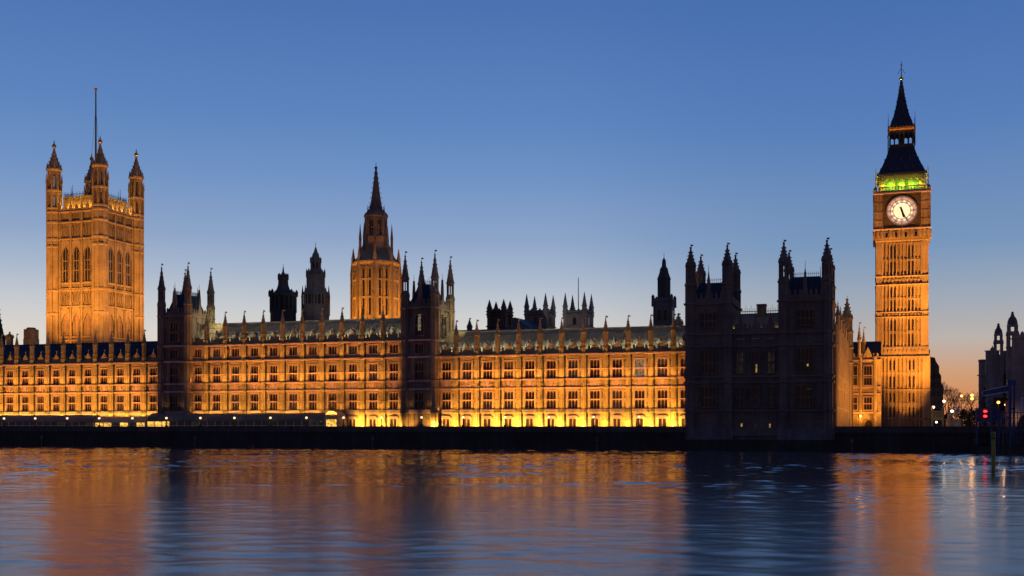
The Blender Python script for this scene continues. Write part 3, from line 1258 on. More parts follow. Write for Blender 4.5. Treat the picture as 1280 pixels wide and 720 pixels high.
    for i in range(4):
        m.box(-4.4 + i * 2.6, -3.8 + i * 2.6, -7.78, -7.7, z_b + 1.2, z_b + 2.4)
    m.build('small_windows', 'window_glass', t)
    # clock stage
    cy_ = zc_(263.6)
    R = 17.8 * K
    m = MB()
    m.frus(0, 0, 7.3, 7.3, z_c, z_d, 4)
    for k in range(4):
        m.xf = Matrix.Rotation(k * math.pi / 2, 4, 'Z')
        for s in (-1, 1):
            m.box(*sorted((s * 4.9, s * 7.5)), -7.5, -6.9, z_c, z_d)
            for q in (5.1, 5.9, 6.7, 7.3):
                m.box(s * q - .1, s * q + .1, -7.62, -7.5, z_c, z_d)
            for z in (z_c + 2.2, z_c + 4.6, z_c + 7):
                m.box(*sorted((s * 5.0, s * 7.5)), -7.6, -7.5, z - .25, z + .25)
    m.xf = Matrix.Identity(4)
    m.build('clock_stage', 'tower_stone', t)
    for z in (z_c, z_d):
        m = MB()
        m.lathe(0, 0, [(7.4, z - .3), (7.75, z - .1), (7.75, z + .2), (7.4, z + .4)], 4)
        m.build('string_course', 'limestone_trim', t)
    # one clock face on each side
    def disc(m, r0, r1, y0, y1, n=48, mi=0):
        vs, fs = [], []
        for i in range(n):
            a = 2 * math.pi * i / n
            for r in (r0, r1):
                for y in (y0, y1):
                    vs.append((r * math.cos(a), y, r * math.sin(a)))
        for i in range(n):
            j = (i + 1) % n
            q = lambda i, k: i * 4 + k
            fs += [(q(i, 0), q(i, 2), q(j, 2), q(j, 0)), (q(i, 2), q(i, 3), q(j, 3), q(j, 2)), (q(i, 1), q(j, 1), q(j, 3), q(i, 3)), (q(i, 0), q(j, 0), q(j, 1), q(i, 1))]
        m.add(vs, fs, mi)
    me = {}
    m = MB()
    S = 4.55
    # dark square surround with a ring cut for the dial
    n_ = 48
    vs, fs = [], []
    for i in range(n_):
        a = 2 * math.pi * i / n_
        c, s_ = math.cos(a), math.sin(a)
        q = S / max(abs(c), abs(s_))
        vs += [(R * 1.04 * c, -.12, R * 1.04 * s_), (q * c, -.12, q * s_), (q * c, .1, q * s_), (R * 1.04 * c, .1, R * 1.04 * s_)]
    for i in range(n_):
        j = (i + 1) % n_
        fs += [(i * 4, i * 4 + 1, j * 4 + 1, j * 4), (i * 4 + 1, i * 4 + 2, j * 4 + 2, j * 4 + 1), (i * 4 + 3, i * 4, j * 4, j * 4 + 3)]
    m.add(vs, fs)
    for s in (-1, 1):
        m.box(*sorted((s * S, s * (S + .35))), -.35, .1, -S, S + .35)
        m.box(-S - .35, S + .35, -.35, .1, *sorted((s * S, s * (S + .35))))
        for s2 in (-1, 1):
            m.lathe(0, 0, [(.01, 0), (.01, 0)], 3)
            m.ext([(s * 3.9 - .3, s2 * 3.9), (s * 3.9, s2 * 3.9 - .3), (s * 3.9 + .3, s2 * 3.9), (s * 3.9, s2 * 3.9 + .3)], -.22, -.12)
    disc(m, R * 1.0, R * 1.08, -.32, -.05, 48)
    me['surround'] = m.mesh('surround', 'bronze_dark')
    m = MB()
    disc(m, .01, R * .585, -.10, -.02)
    me['dial'] = m.mesh('dial', 'dial_glass')
    m = MB()
    disc(m, R * .585, R * 1.01, -.10, -.02)
    me['dial_ring'] = m.mesh('dial_ring', 'dial_rim_glass')
    # panes of white glass round the inner circle
    m = MB()
    for h in range(12):
        for q in (-.085, .085):
            a = math.radians(15 + h * 30)
            pass
        a0, a1 = math.radians(h * 30 + 9.5), math.radians(h * 30 + 20.5)
        pts = [(R * .61 * math.cos(a0), R * .61 * math.sin(a0)), (R * .72 * math.cos(a0 - .03), R * .72 * math.sin(a0 - .03)),
               (R * .74 * math.cos((a0 + a1) / 2), R * .74 * math.sin((a0 + a1) / 2)),
               (R * .72 * math.cos(a1 + .03), R * .72 * math.sin(a1 + .03)), (R * .61 * math.cos(a1), R * .61 * math.sin(a1))]
        m.ext(pts[::-1], -.125, -.1)
    me['dial_panes'] = m.mesh('dial_panes', 'dial_glass')
    m = MB()
    disc(m, R * .565, R * .60, -.16, -.08)
    disc(m, R * .94, R * .965, -.16, -.08)
    disc(m, R * .74, R * .76, -.16, -.08)
    for i in range(60):
        a = 2 * math.pi * i / 60
        c, s_ = math.cos(a), math.sin(a)
        m.tube((R * .955 * c, -.13, R * .955 * s_), (R * .995 * c, -.13, R * .995 * s_), .035, .035, 4)
    for i in range(12):
        a = math.pi / 2 - 2 * math.pi * i / 12
        c, s_ = math.cos(a), math.sin(a)
        m.tube((R * .16 * c, -.12, R * .16 * s_), (R * .57 * c, -.12, R * .57 * s_), .022, .03, 4)
    me['tracery'] = m.mesh('tracery', 'iron_red')
    NUM = ['XII', 'I', 'II', 'III', 'IV', 'V', 'VI', 'VII', 'VIII', 'IX', 'X', 'XI']
    m = MB()
    for i, s in enumerate(NUM):
        a = math.pi / 2 - 2 * math.pi * i / 12
        rd = Vector((math.cos(a), 0, math.sin(a)))
        tg = Vector((math.sin(a), 0, -math.cos(a)))
        wid_ = {'I': .16, 'V': .34, 'X': .34}
        tot = sum(wid_[c] for c in s)
        x = -tot / 2
        r0, r1 = R * .765, R * .935
        for c in s:
            w_ = wid_[c]
            mid_ = x + w_ / 2
            g = w_ / 2 - .06
            def bar(xa, xb):
                m.tube(tuple(rd * r0 + tg * xa + Vector((0, -.14, 0))), tuple(rd * r1 + tg * xb + Vector((0, -.14, 0))), .042, .042, 4)
            if c == 'I': bar(mid_, mid_)
            elif c == 'V': bar(mid_, mid_ - g); bar(mid_, mid_ + g)
            else: bar(mid_ - g, mid_ + g); bar(mid_ + g, mid_ - g)
            x += w_
    me['numerals'] = m.mesh('numerals', 'iron_red')
    def hand(ang, length, w0, w1, tail, y):
        m = MB()
        a = math.radians(90 - ang)
        d = Vector((math.cos(a), 0, math.sin(a)))
        s = Vector((-d.z, 0, d.x))
        pts = [-d * tail - s * w0 * .9, -d * tail + s * w0 * .9, s * w0, d * length * .75 + s * w1, d * length, d * length * .75 - s * w1, -s * w0]
        m.ext([(p.x, p.z) for p in pts], y, y + .05)
        disc(m, .01, .32, y - .02, y + .06, 16)
        return m
    me['hour_hand'] = hand(162.5, R * .56, .26, .30, 1.0, -.24).mesh('hour_hand', 'black_paint')
    me['minute_hand'] = hand(153, R * .96, .17, .10, 1.2, -.32).mesh('minute_hand', 'black_paint')
    for k in range(4):
        a = k * math.pi / 2
        o = put('clock_face', me['surround'], t, (7.32 * math.sin(a), -7.32 * math.cos(a), cy_), a)
        o.scale = (1 / .965, 1, 1)
        for q in ('dial', 'dial_ring', 'dial_panes', 'tracery', 'numerals', 'hour_hand', 'minute_hand'):
            put(q, me[q], o)
    # balustrade and belfry
    z_e, z_f = zc_(237.5), zc_(217.5)
    m = MB()
    m.frus(0, 0, 7.3, 7.3, z_d + .3, z_e, 4)
    for k in range(4):
        m.xf = Matrix.Rotation(k * math.pi / 2, 4, 'Z')
        for i in range(17):
            x = -6.8 + i * .85
            m.box(x - .14, x + .14, -7.3, -7.0, z_e, z_e + .9)
        m.box(-7.2, 7.2, -7.35, -6.98, z_e + .9, z_e + 1.15)
    m.xf = Matrix.Identity(4)
    m.build('balustrade', 'belfry_stone', t)
    m = MB()
    m.frus(0, 0, 4.6, 4.6, z_e, z_f, 4)
    m.build('belfry_core', 'belfry_stone', t)
    m = MB()
    hb = 6.1
    hh = z_f - z_e
    for k in range(4):
        m.xf = Matrix.Rotation(k * math.pi / 2, 4, 'Z')
        for s in (-1, 1):
            m.box(*sorted((s * 4.4, s * hb)), -hb, -hb + 1.4, z_e, z_f)
            for q in (4.6, 5.3, 6.0):
                m.box(s * q - .12, s * q + .12, -hb - .18, -hb, z_e, z_f)
        nn = 7
        w = 8.8 / nn
        for i in range(nn):
            x0 = -4.4 + i * w
            x1 = x0 + w
            xc = (x0 + x1) / 2
            for s, xe in ((1, x0), (-1, x1)):
                m.box(*sorted((xe, xe + s * .17)), -hb, -hb + .8, z_e, z_e + hh * .5)
                pts = [(xe, z_e + hh * .5), (xe + s * .17, z_e + hh * .5), (xe + s * .27, z_e + hh * .66), (xc, z_e + hh * .82), (xc, z_f), (xe, z_f)]
                m.ext(pts if s > 0 else pts[::-1], -hb, -hb + .8)
                m.tube((xe, -hb - .05, z_e + hh * .55), (xc, -hb - .05, z_e + hh * .95), .1, .1, 4)
    m.xf = Matrix.Identity(4)
    m.build('belfry_arcade', 'belfry_stone', t)
    for k in range(4):
        a = k * math.pi / 2
        for s in (-3, 0, 3):
            p = t.matrix_basis @ (Matrix.Rotation(a, 4, 'Z') @ Vector((s, -4.95, z_e + 1.7)))
            bulb(p, 190, (.14, 1, .06), .1)
        for s in (-5, -2.5, 0, 2.5, 5):
            p = t.matrix_basis @ (Matrix.Rotation(a, 4, 'Z') @ Vector((s, -7.0, z_e + 1.35)))
            bulb(p, 170, (.95, .80, .05), .06)
    # lower roof with gilded dormers
    z_g = zb_(185, 3.5)
    m = MB()
    m.lathe(0, 0, [(6.7, z_f), (6.7, z_f + .5), (6.3, z_f + .7), (5.2, z_f + (z_g - z_f) * .38), (4.2, z_f + (z_g - z_f) * .68), (3.4, z_g)], 4)
    m.build('lower_roof', 'slate', t)
    m = MB()
    for k in range(4):
        m.xf = Matrix.Rotation(k * math.pi / 2, 4, 'Z')
        for zf_, n2, hw in ((.26, 4, 5.65), (.60, 3, 4.5)):
            for i in range(n2):
                x = (i - (n2 - 1) / 2) * (hw * 1.45 / n2)
                z = z_f + (z_g - z_f) * zf_
                m.ext([(x - .32, z - .9), (x + .32, z - .9), (x + .32, z), (x, z + .75), (x - .32, z)], -hw - .15, -hw + .9)
        for i in range(26):
            x = -6.5 + i * .52
            m.frus(x, -6.6, .12, .03, z_f + .45, z_f + .85, 4)
    m.xf = Matrix.Identity(4)
    m.build('dormers', 'gilded_iron', t)
    # lantern stage
    z_h = zb_(160, 3.7)
    m = MB()
    hl = 3.15
    m.lathe(0, 0, [(3.5, z_g - .1), (3.6, z_g + .2), (3.2, z_g + .5), (3.2, z_g + 1.2)], 4)
    for k in range(4):
        m.xf = Matrix.Rotation(k * math.pi / 2, 4, 'Z')
        for i in range(6):
            x = -hl + 2 * hl * i / 5
            m.box(x - .16, x + .16, -hl - .05, -hl + .25, z_g + 1.2, z_h - 1.3)
        for i in range(5):
            x0 = -hl + 2 * hl * i / 5
            x1 = x0 + 2 * hl / 5
            xc = (x0 + x1) / 2
            zt = z_h - 1.3
            m.ext([(x0, zt), (x0, zt - .8), (x0 + .3, zt - .3), (xc, zt)], -hl, -hl + .2)
            m.ext([(x1, zt), (xc, zt), (x1 - .3, zt - .3), (x1, zt - .8)], -hl, -hl + .2)
    m.xf = Matrix.Identity(4)
    m.frus(0, 0, 3.2, 3.2, z_h - 1.3, z_h - .5, 4)
    m.frus(0, 0, .8, .8, z_g + 1, z_h - 1, 6)
    m.build('lantern_stage', 'gilded_iron', t)
    m = MB()
    m.lathe(0, 0, [(3.2, z_h - .5), (3.55, z_h - .2), (3.55, z_h + .25), (3.3, z_h + .5)], 4)
    for k in range(4):
        m.xf = Matrix.Rotation(k * math.pi / 2, 4, 'Z')
        for i in range(8):
            x = -3.1 + i * .885
            m.frus(x, -3.5, .2, .05, z_h + .2, z_h + .8, 4)
    m.xf = Matrix.Identity(4)
    m.build('gilded_cornice', 'old_gilding', t)
    for k in range(4):
        a = k * math.pi / 2
        p = t.matrix_basis @ (Matrix.Rotation(a, 4, 'Z') @ Vector((0, -3.95, z_h - 1.6)))
        bulb(p, 5, (1, .5, .12), .05)
    # spire
    z_i = zb_(100, 6.9)
    dz = z_i - z_h - .5
    m = MB()
    prof = [(3.3, z_h + .5), (2.65, z_h + .5 + dz * .12), (1.95, z_h + .5 + dz * .28), (1.3, z_h + .5 + dz * .5), (.75, z_h + .5 + dz * .73), (.40, z_h + .5 + dz * .9), (.22, z_i)]
    m.lathe(0, 0, prof, 4)
    for k in range(4):
        a = math.pi / 4 + k * math.pi / 2
        for i in range(12):
            f = i / 12
            z = z_h + .7 + dz * f
            r = 0
            for (ra, za), (rb, zb) in zip(prof[:-1], prof[1:]):
                if za <= z <= zb:
                    r = ra + (rb - ra) * (z - za) / (zb - za)
            r *= 1.414
            x, y = r * math.cos(a), r * math.sin(a)
            m.box(x - .11, x + .11, y - .11, y + .11, z - .11, z + .16)
    m.build('spire', 'slate', t)
    m = MB()
    for k in range(4):
        m.xf = Matrix.Rotation(k * math.pi / 2, 4, 'Z')
        for f, n2 in ((.13, 3), (.33, 2), (.55, 1), (.78, 1)):
            z = z_h + .5 + dz * f
            r = 0
            for (ra, za), (rb, zb) in zip(prof[:-1], prof[1:]):
                if za <= z <= zb:
                    r = ra + (rb - ra) * (z - za) / (zb - za)
            for i in range(n2):
                x = (i - (n2 - 1) / 2) * r * .62
                m.ext([(x - .2, z - .3), (x + .2, z - .3), (x, z + .5)], -r - .12, -r + .3)
    m.xf = Matrix.Identity(4)
    m.build('spire_lucarnes', 'gilded_iron', t)
    m = MB()
    m.ball(0, 0, z_i + .3, .5, 8)
    m.frus(0, 0, .62, .62, z_i + .1, z_i + .35, 8)
    m.build('orb', 'gilding', t)
    m = MB()
    zt = zb_(77, 6.9)
    m.tube((0, 0, z_i), (0, 0, zt), .14, .06, 5)
    for s in (-1, 1):
        m.tube((s * .95, 0, z_i + 1.7), (0, 0, z_i + 3.2), .08, .07, 4)
        m.tube((s * .4, 0, zt - .9), (0, 0, zt - .9), .05, .05, 4)
    m.ball(0, 0, zt - 1.3, .2, 6)
    m.build('finial', 'dark_iron', t)
    # slender pinnacles at the corners
    for hw, zb, h, r in ((6.9, z_e, 6.6, .22), (3.6, z_g + .5, 9.4, .14), (7.25, z_d, 1.8, .4)):
        for sx in (-1, 1):
            for sy in (-1, 1):
                m = MB()
                m.frus(0, 0, r, r * .7, 0, h * .5, 6)
                m.frus(0, 0, r * 1.5, r * 1.5, h * .45, h * .5, 6)
                m.frus(0, 0, r * .8, .03, h * .5, h, 6)
                m.ball(0, 0, h * .75, r * .9, 6)
                m.build('pinnacle', 'belfry_stone' if hw > 5 else 'gilded_iron', t, (sx * hw, sy * hw, zb))
    return t, org, n


plain('bronze_dark', (.10, .075, .035), .5, 0, .3)
plain('iron_red', (.06, .016, .014), .5, 0, .2)
plain('gilded_iron', (.085, .065, .05), .45, .2, .5, 3)
stone('belfry_stone', (.42, .38, .22), var=.25, block=False)
ctower, ET_O, ET_N = clock_tower()


# ------------------------------------------------------------------ great square tower at the south end
def great_tower():
    Yn = 372.0
    near = at(125.3, Yn)
    S = 19.0
    th = TH2
    d = Vector((math.cos(th), math.sin(th), 0))
    n = Vector((-math.sin(th), math.cos(th), 0))
    org = near - d * S / 2 + n * S / 2
    t = thing('great_tower', 'tallest square floodlit tower with four corner turrets and a flagpole', 'tower', org, th)
    q = .2735
    zy = lambda y: EYE + (HOR - y) * q
    H = S / 2
    top = zy(266)
    zs = {k: zy(v) for k, v in dict(a0=295, a1=285, s1=300, b0=354, b1=309, c0=379, c1=369, s2=364, s3=384, d0=421, d1=393, s4=426, s0=279).items()}
    m = MB()
    m.box(-H, H, -H, H, 3.9, top)
    m.build('wall', 'tower_stone_deep', t)
    m = MB()
    for k in range(4):
        m.xf = Matrix.Rotation(k * math.pi / 2, 4, 'Z') @ Matrix.Translation((0, -H, 0))
        W = H - 2.7
        for i in range(4):
            x = -W + 2 * W * i / 3
            m.box(x - .55, x + .55, -.5, 0, 20, top)
            for s in (-.4, .4):
                m.box(x + s - .1, x + s + .1, -.65, -.5, 20, top)
        for i in range(3):
            xc = -W + 2 * W * (i + .5) / 3
            w_ = W / 3 - .55
            # arch heads over the great windows, panel tracery above and below
            for z0, z1 in ((zs['b0'], zs['b1']), (zs['d0'], zs['d1'])):
                for s in (-1, 1):
                    pts = [(xc + s * w_, z1 - 3.2), (xc + s * w_, z1 + 1.2), (xc, z1 + 1.2), (xc, z1 + .2), (xc + s * w_ * .55, z1 - 1.0)]
                    m.ext(pts if s < 0 else pts[::-1], -.42, 0) if False else m.ext(pts[::-1] if s < 0 else pts, -.42, 0)
                m.box(xc - w_, xc + w_, -.6, 0, z0 - .6, z0)
                m.ext([(xc - w_ - .3, z1 + 1.2), (xc + w_ + .3, z1 + 1.2), (xc, z1 + 3.0)], -.5, 0)
            for z0, z1 in ((zs['s1'], zs['s0']), (zs['s3'], zs['s2'])):
                for j in range(5):
                    x = xc - w_ + 2 * w_ * j / 4
                    m.box(x - .09, x + .09, -.3, 0, z0, z1)
            for z0, z1 in ((zs['s0'], top - .4), (zs['b0'] - 3, zs['b0'] - .6), (zs['s4'], zs['d0'] - .6), (25, zs['s4'])):
                for j in range(7):
                    x = xc - w_ + 2 * w_ * j / 6
                    m.box(x - .07, x + .07, -.2, 0, z0, z1)
    m.xf = Matrix.Identity(4)
    m.build('panelling', 'tower_stone', t)
    for z in (zs['s0'], zs['s1'], zs['b0'] - 2.2, zs['s2'], zs['s3'], zs['s4'], top):
        m = MB()
        m.lathe(0, 0, [(H + .3, z - .35), (H + .75, z - .1), (H + .75, z + .2), (H + .3, z + .5)], 4)
        m.build('string_course', 'tower_stone', t)
    # windows on all four sides
    W = H - 2.7
    cell = {}

    def pane(w, h, arch):
        key = (w, h, arch)
        if key not in cell:
            p = MB()
            if arch:
                p.ext([(-w / 2, 0), (w / 2, 0), (w / 2, h - w), (w * .3, h - .4 * w), (0, h), (-w * .3, h - .4 * w), (-w / 2, h - w)], -.08, -.02)
                bars = MB()
                bars.box(-.1, .1, -.16, 0, 0, h - .3)
                for f in (.33, .6):
                    bars.box(-w / 2, w / 2, -.16, 0, h * f - .12, h * f + .12)
                for s in (-1, 1):
                    bars.box(s * w / 2 - .08, s * w / 2 + .08, -.3, 0, 0, h - w)
                cell[key] = (p.mesh('window', 'window_glass' if w > 2 else 'mullion_stone'), bars.mesh('tracery', 'tower_stone'))
            else:
                p.box(-w / 2, w / 2, -.08, -.02, 0, h)
                bars = MB()
                for j in range(4):
                    x = -w / 2 + w * j / 3
                    bars.box(x - .16, x + .16, -.3, 0, 0, h)
                cell[key] = (p.mesh('window', 'window_glass'), bars.mesh('tracery', 'tower_stone'))
        return cell[key]
    for k in range(4):
        a = k * math.pi / 2
        R_ = Matrix.Rotation(a, 4, 'Z')
        for i in range(3):
            xc = -W + 2 * W * (i + .5) / 3
            for z0, z1, w, arch in ((zs['b0'], zs['b1'], 2.1, True), (zs['d0'], zs['d1'], 1.7, True), (zs['a0'], zs['a1'], 2.9, False), (zs['c0'], zs['c1'], 2.9, False)):
                p, b = pane(w, z1 - z0, arch)
                pos = R_ @ Vector((xc, -H, z0))
                o = put('window', p, t, pos, a)
                put('tracery', b, o)
    # parapet
    m = MB()
    for k in range(4):
        m.xf = Matrix.Rotation(k * math.pi / 2, 4, 'Z') @ Matrix.Translation((0, -H, 0))
        m.box(-H + .5, H - .5, -.5, 0, top + .5, top + 1.1)
        for i in range(7):
            x = -W + 2 * W * i / 6
            m.ext([(x - .6, top + 1.1), (x + .6, top + 1.1), (x + .6, top + 2.0), (x, top + 2.7), (x - .6, top + 2.0)], -.45, -.05)
            if i % 2 == 0:
                m.frus(x, -.3, .28, .05, top + 2.2, top + 4.6, 4)
    m.xf = Matrix.Identity(4)
    m.build('parapet', 'tower_stone', t)
    # set-back attic with iron cresting
    za = zy(245)
    m = MB()
    m.box(-H + 2.2, H - 2.2, -H + 2.2, H - 2.2, top, za)
    for k in range(4):
        m.xf = Matrix.Rotation(k * math.pi / 2, 4, 'Z') @ Matrix.Translation((0, -H + 2.2, 0))
        for i in range(9):
            x = -W - .3 + (2 * W + .6) * i / 8
            m.box(x - .16, x + .16, -.25, 0, top, za)
        m.box(-H + 2.2, H - 2.2, -.3, 0, za - .5, za)
    m.xf = Matrix.Identity(4)
    m.build('attic', 'tower_stone', t)
    m = MB()
    for k in range(4):
        m.xf = Matrix.Rotation(k * math.pi / 2, 4, 'Z') @ Matrix.Translation((0, -H + 2.3, 0))
        for i in range(24):
            x = -W - .5 + (2 * W + 1) * i / 23
            m.tube((x, 0, za), (x, 0, za + (1.2 if i % 2 else 1.7)), .09, .05, 4)
        m.tube((-W - .5, 0, za + .8), (W + .5, 0, za + .8), .08, .08, 4)
        m.tube((W * .55, 0, za), (W * .55, 0, za + 4), .12, .05, 4)
        m.tube((-W * .55, 0, za), (-W * .55, 0, za + 4), .12, .05, 4)
    m.build('cresting', 'dark_iron', t)
    # turrets
    for x, y in ((-H, -H), (H, -H), (H, H), (-H, H)):
        m = MB()
        r = 2.2
        m.frus(0, 0, r, r, 3.9, 79.5, 8)
        for k in range(8):
            a = 2 * math.pi * k / 8 + math.pi / 8
            m.frus(r * 1.06 * math.cos(a), r * 1.06 * math.sin(a), .24, .24, 3.9, 79.5, 4)
            m.frus(r * 1.12 * math.cos(a), r * 1.12 * math.sin(a), .2, .2, 79.5, 88, 4)
            m.frus(r * 1.2 * math.cos(a), r * 1.2 * math.sin(a), .22, .03, 88, 91.2, 4)
        for z in list(zs.values())[4::3] + [zs['s1'], zs['s0'], top, 79.3, 85.4, 92.6]:
            m.lathe(0, 0, [(r, z - .5), (r * 1.16, z - .2), (r * 1.16, z + .3), (r, z + .7)], 8)
        lantern(m, 0, 0, r * .95, 79.5, 85.2, 8, post=.2)
        lantern(m, 0, 0, r * .86, 85.6, 92.4, 8, post=.2)
        m.lathe(0, 0, [(r * 1.0, 92.4), (r * 1.08, 93), (r * 1.0, 93.4), (r * .78, 94.8), (r * .42, 97), (r * .2, 99.2), (r * .12, 100.2)], 8)
        for k in range(8):
            a = 2 * math.pi * k / 8
            m.frus(r * .98 * math.cos(a), r * .98 * math.sin(a), .3, .04, 93, 95, 4)
            for j in range(3):
                rr = r * (.72 - .2 * j)
                m.box(rr * math.cos(a) - .14, rr * math.cos(a) + .14, rr * math.sin(a) - .14, rr * math.sin(a) + .14, 95.2 + j * 1.3, 95.6 + j * 1.3)
        o = m.build('corner_turret', 'tower_stone', t, (x, y, 0))
        m = MB()
        m.ball(0, 0, 100.9, .72, 8)
        m.frus(0, 0, .28, .05, 101.4, 103, 6)
        m.build('crown', 'gilding', o)
    # flagpole
    m = MB()
    zt = EYE + (HOR - 113) * (org.y / F)
    m.lathe(0, 0, [(3.2, za), (1.6, za + 4), (.7, za + 9), (.45, za + 12)], 8)
    m.tube((0, 0, za + 10), (0, 0, zt), .36, .20, 8)
    m.tube((0, 0, zt - 6), (-2.8, 0, za + 6), .05, .05, 3)
    m.tube((0, 0, zt - 6), (2.4, 0, za + 6), .05, .05, 3)
    o = m.build('flagpole', 'dark_iron', t)
    m = MB()
    m.ball(0, 0, zt + .3, .55, 8)
    m.build('crown', 'old_gilding', o)
    return t, org, d, n, S


gtower, GT_O, GT_D, GT_N, GT_S = great_tower()


# ------------------------------------------------------------------ spires and towers behind the roofs
def central_spire():
    Y = 330.0
    k = Y / F
    z = lambda y: EYE + (HOR - y) * k
    t = thing('spire_tower', 'tall octagonal stone spire with its lower stage floodlit orange', 'spire', at(470, Y), TH2)
    R = 6.3
    m = MB()
    m.frus(0, 0, R, R, 3.9, z(332), 8)
    for i in range(8):
        a = math.pi / 8 + i * math.pi / 4
        m.frus(R * 1.07 * math.cos(a), R * 1.07 * math.sin(a), .42, .42, 20, z(326), 4, a)
        m.frus(R * 1.07 * math.cos(a), R * 1.07 * math.sin(a), .45, .05, z(326), z(311), 4, a)
        # two tall lights on each side
        m.xf = Matrix.Rotation(i * math.pi / 4, 4, 'Z') @ Matrix.Translation((0, -R, 0))
        m.box(-.16, .16, -.3, 0, 20, z(336))
        for x in (-1.9, 1.9):
            m.box(x - .2, x + .2, -.3, 0, 20, z(336))
        for yy in (398, 374, 352, 338):
            m.box(-2.1, 2.1, -.22, 0, z(yy) - .3, z(yy) + .3)
        for s in (-1, 1):
            for x in (-1.03, 1.03):
                m.ext([(x - .8, z(340)), (x + .8, z(340)), (x, z(336))][::1], -.25, 0)
        m.xf = Matrix.Identity(4)
    m.lathe(0, 0, [(R, z(333)), (R + .5, z(331)), (R + .5, z(329)), (R, z(327))], 8)
    m.build('octagon', 'tower_stone', t)
    p = MB()
    p.box(-.3, .3, -.05, 0, 0, z(338) - z(396))
    me = p.mesh('window', 'window_glass')
    for i in range(8):
        for x in (-1.03, 1.03):
            a = i * math.pi / 4
            pos = Matrix.Rotation(a, 4, 'Z') @ Vector((x, -R - .01, z(396)))
            put('window', me, t, pos, a)
    # sloping stage and the open lantern
    m = MB()
    m.lathe(0, 0, [(R, z(328)), (R * .82, z(322)), (3.9, z(309)), (3.5, z(304)), (3.4, z(297))], 8)
    m.build('shoulder', 'tower_stone', t)
    for i in range(8):
        a = i * math.pi / 4
        m = MB()
        m.frus(0, 0, .34, .28, z(320), z(300), 4)
        m.frus(0, 0, .34, .03, z(300), z(280), 4)
        m.build('pinnacle', 'sooty_shaded_stone', t, (4.7 * math.cos(a + math.pi / 8), 4.7 * math.sin(a + math.pi / 8), 0))
    m = MB()
    lantern(m, 0, 0, 3.0, z(297), z(272), 8, post=.2)
    for i in range(8):
        m.xf = Matrix.Rotation(i * math.pi / 4, 4, 'Z') @ Matrix.Translation((0, -2.75, 0))
        m.box(-.12, .12, -.1, .1, z(297), z(272))
        m.box(-1.1, 1.1, -.1, .1, z(286) - .2, z(286) + .2)
    m.xf = Matrix.Identity(4)
    m.lathe(0, 0, [(3.1, z(273)), (3.4, z(271)), (3.2, z(268)), (2.0, z(262))], 8)
    m.build('lantern_stage', 'sooty_shaded_stone', t)
    m = MB()
    zs, zt = z(263), z(211)
    m.lathe(0, 0, [(2.0, zs), (1.7, zs + .5), (1.0, zs + (zt - zs) * .45), (.25, zt)], 8)
    for i in range(8):
        a = math.pi / 8 + i * math.pi / 4
        m.frus(2.4 * math.cos(a), 2.4 * math.sin(a), .25, .03, z(268), z(256), 4)
        for j in range(8):
            f = j / 8
            rr = 1.75 * (1 - f) + .3
            zz = zs + .8 + (zt - zs) * f * .95
            m.box(rr * math.cos(a) - .1, rr * math.cos(a) + .1, rr * math.sin(a) - .1, rr * math.sin(a) + .1, zz - .12, zz + .12)
    m.frus(0, 0, 1.25, 1.25, zs + (zt - zs) * .3, zs + (zt - zs) * .33, 8)
    m.frus(0, 0, .85, .85, zs + (zt - zs) * .6, zs + (zt - zs) * .62, 8)
    m.build('spire', 'sooty_shaded_stone', t)
    m = MB()
    m.ball(0, 0, zt + .3, .42, 6)
    m.tube((0, 0, zt), (0, 0, z(203)), .12, .06, 5)
    m.build('finial', 'dark_iron', t)
    # free-standing buttress pinnacles tied to the octagon
    for i in range(8):
        a = i * math.pi / 4 + math.pi / 8
        x, y = (R + 1.0) * math.cos(a), (R + 1.0) * math.sin(a)
        m = MB()
        m.frus(0, 0, .34, .30, 25, z(345), 6)
        m.frus(0, 0, .36, .03, z(345), z(328), 6)
        m.tube((0, 0, z(352)), (-1.0 * math.cos(a), -1.0 * math.sin(a), z(346)), .18, .18, 4)
        m.build('flying_pinnacle', 'sooty_shaded_stone', t, (x, y, 0))
    return t


spire_t = central_spire()


stone('grey_stone_dark', (.075, .075, .08), var=.35)


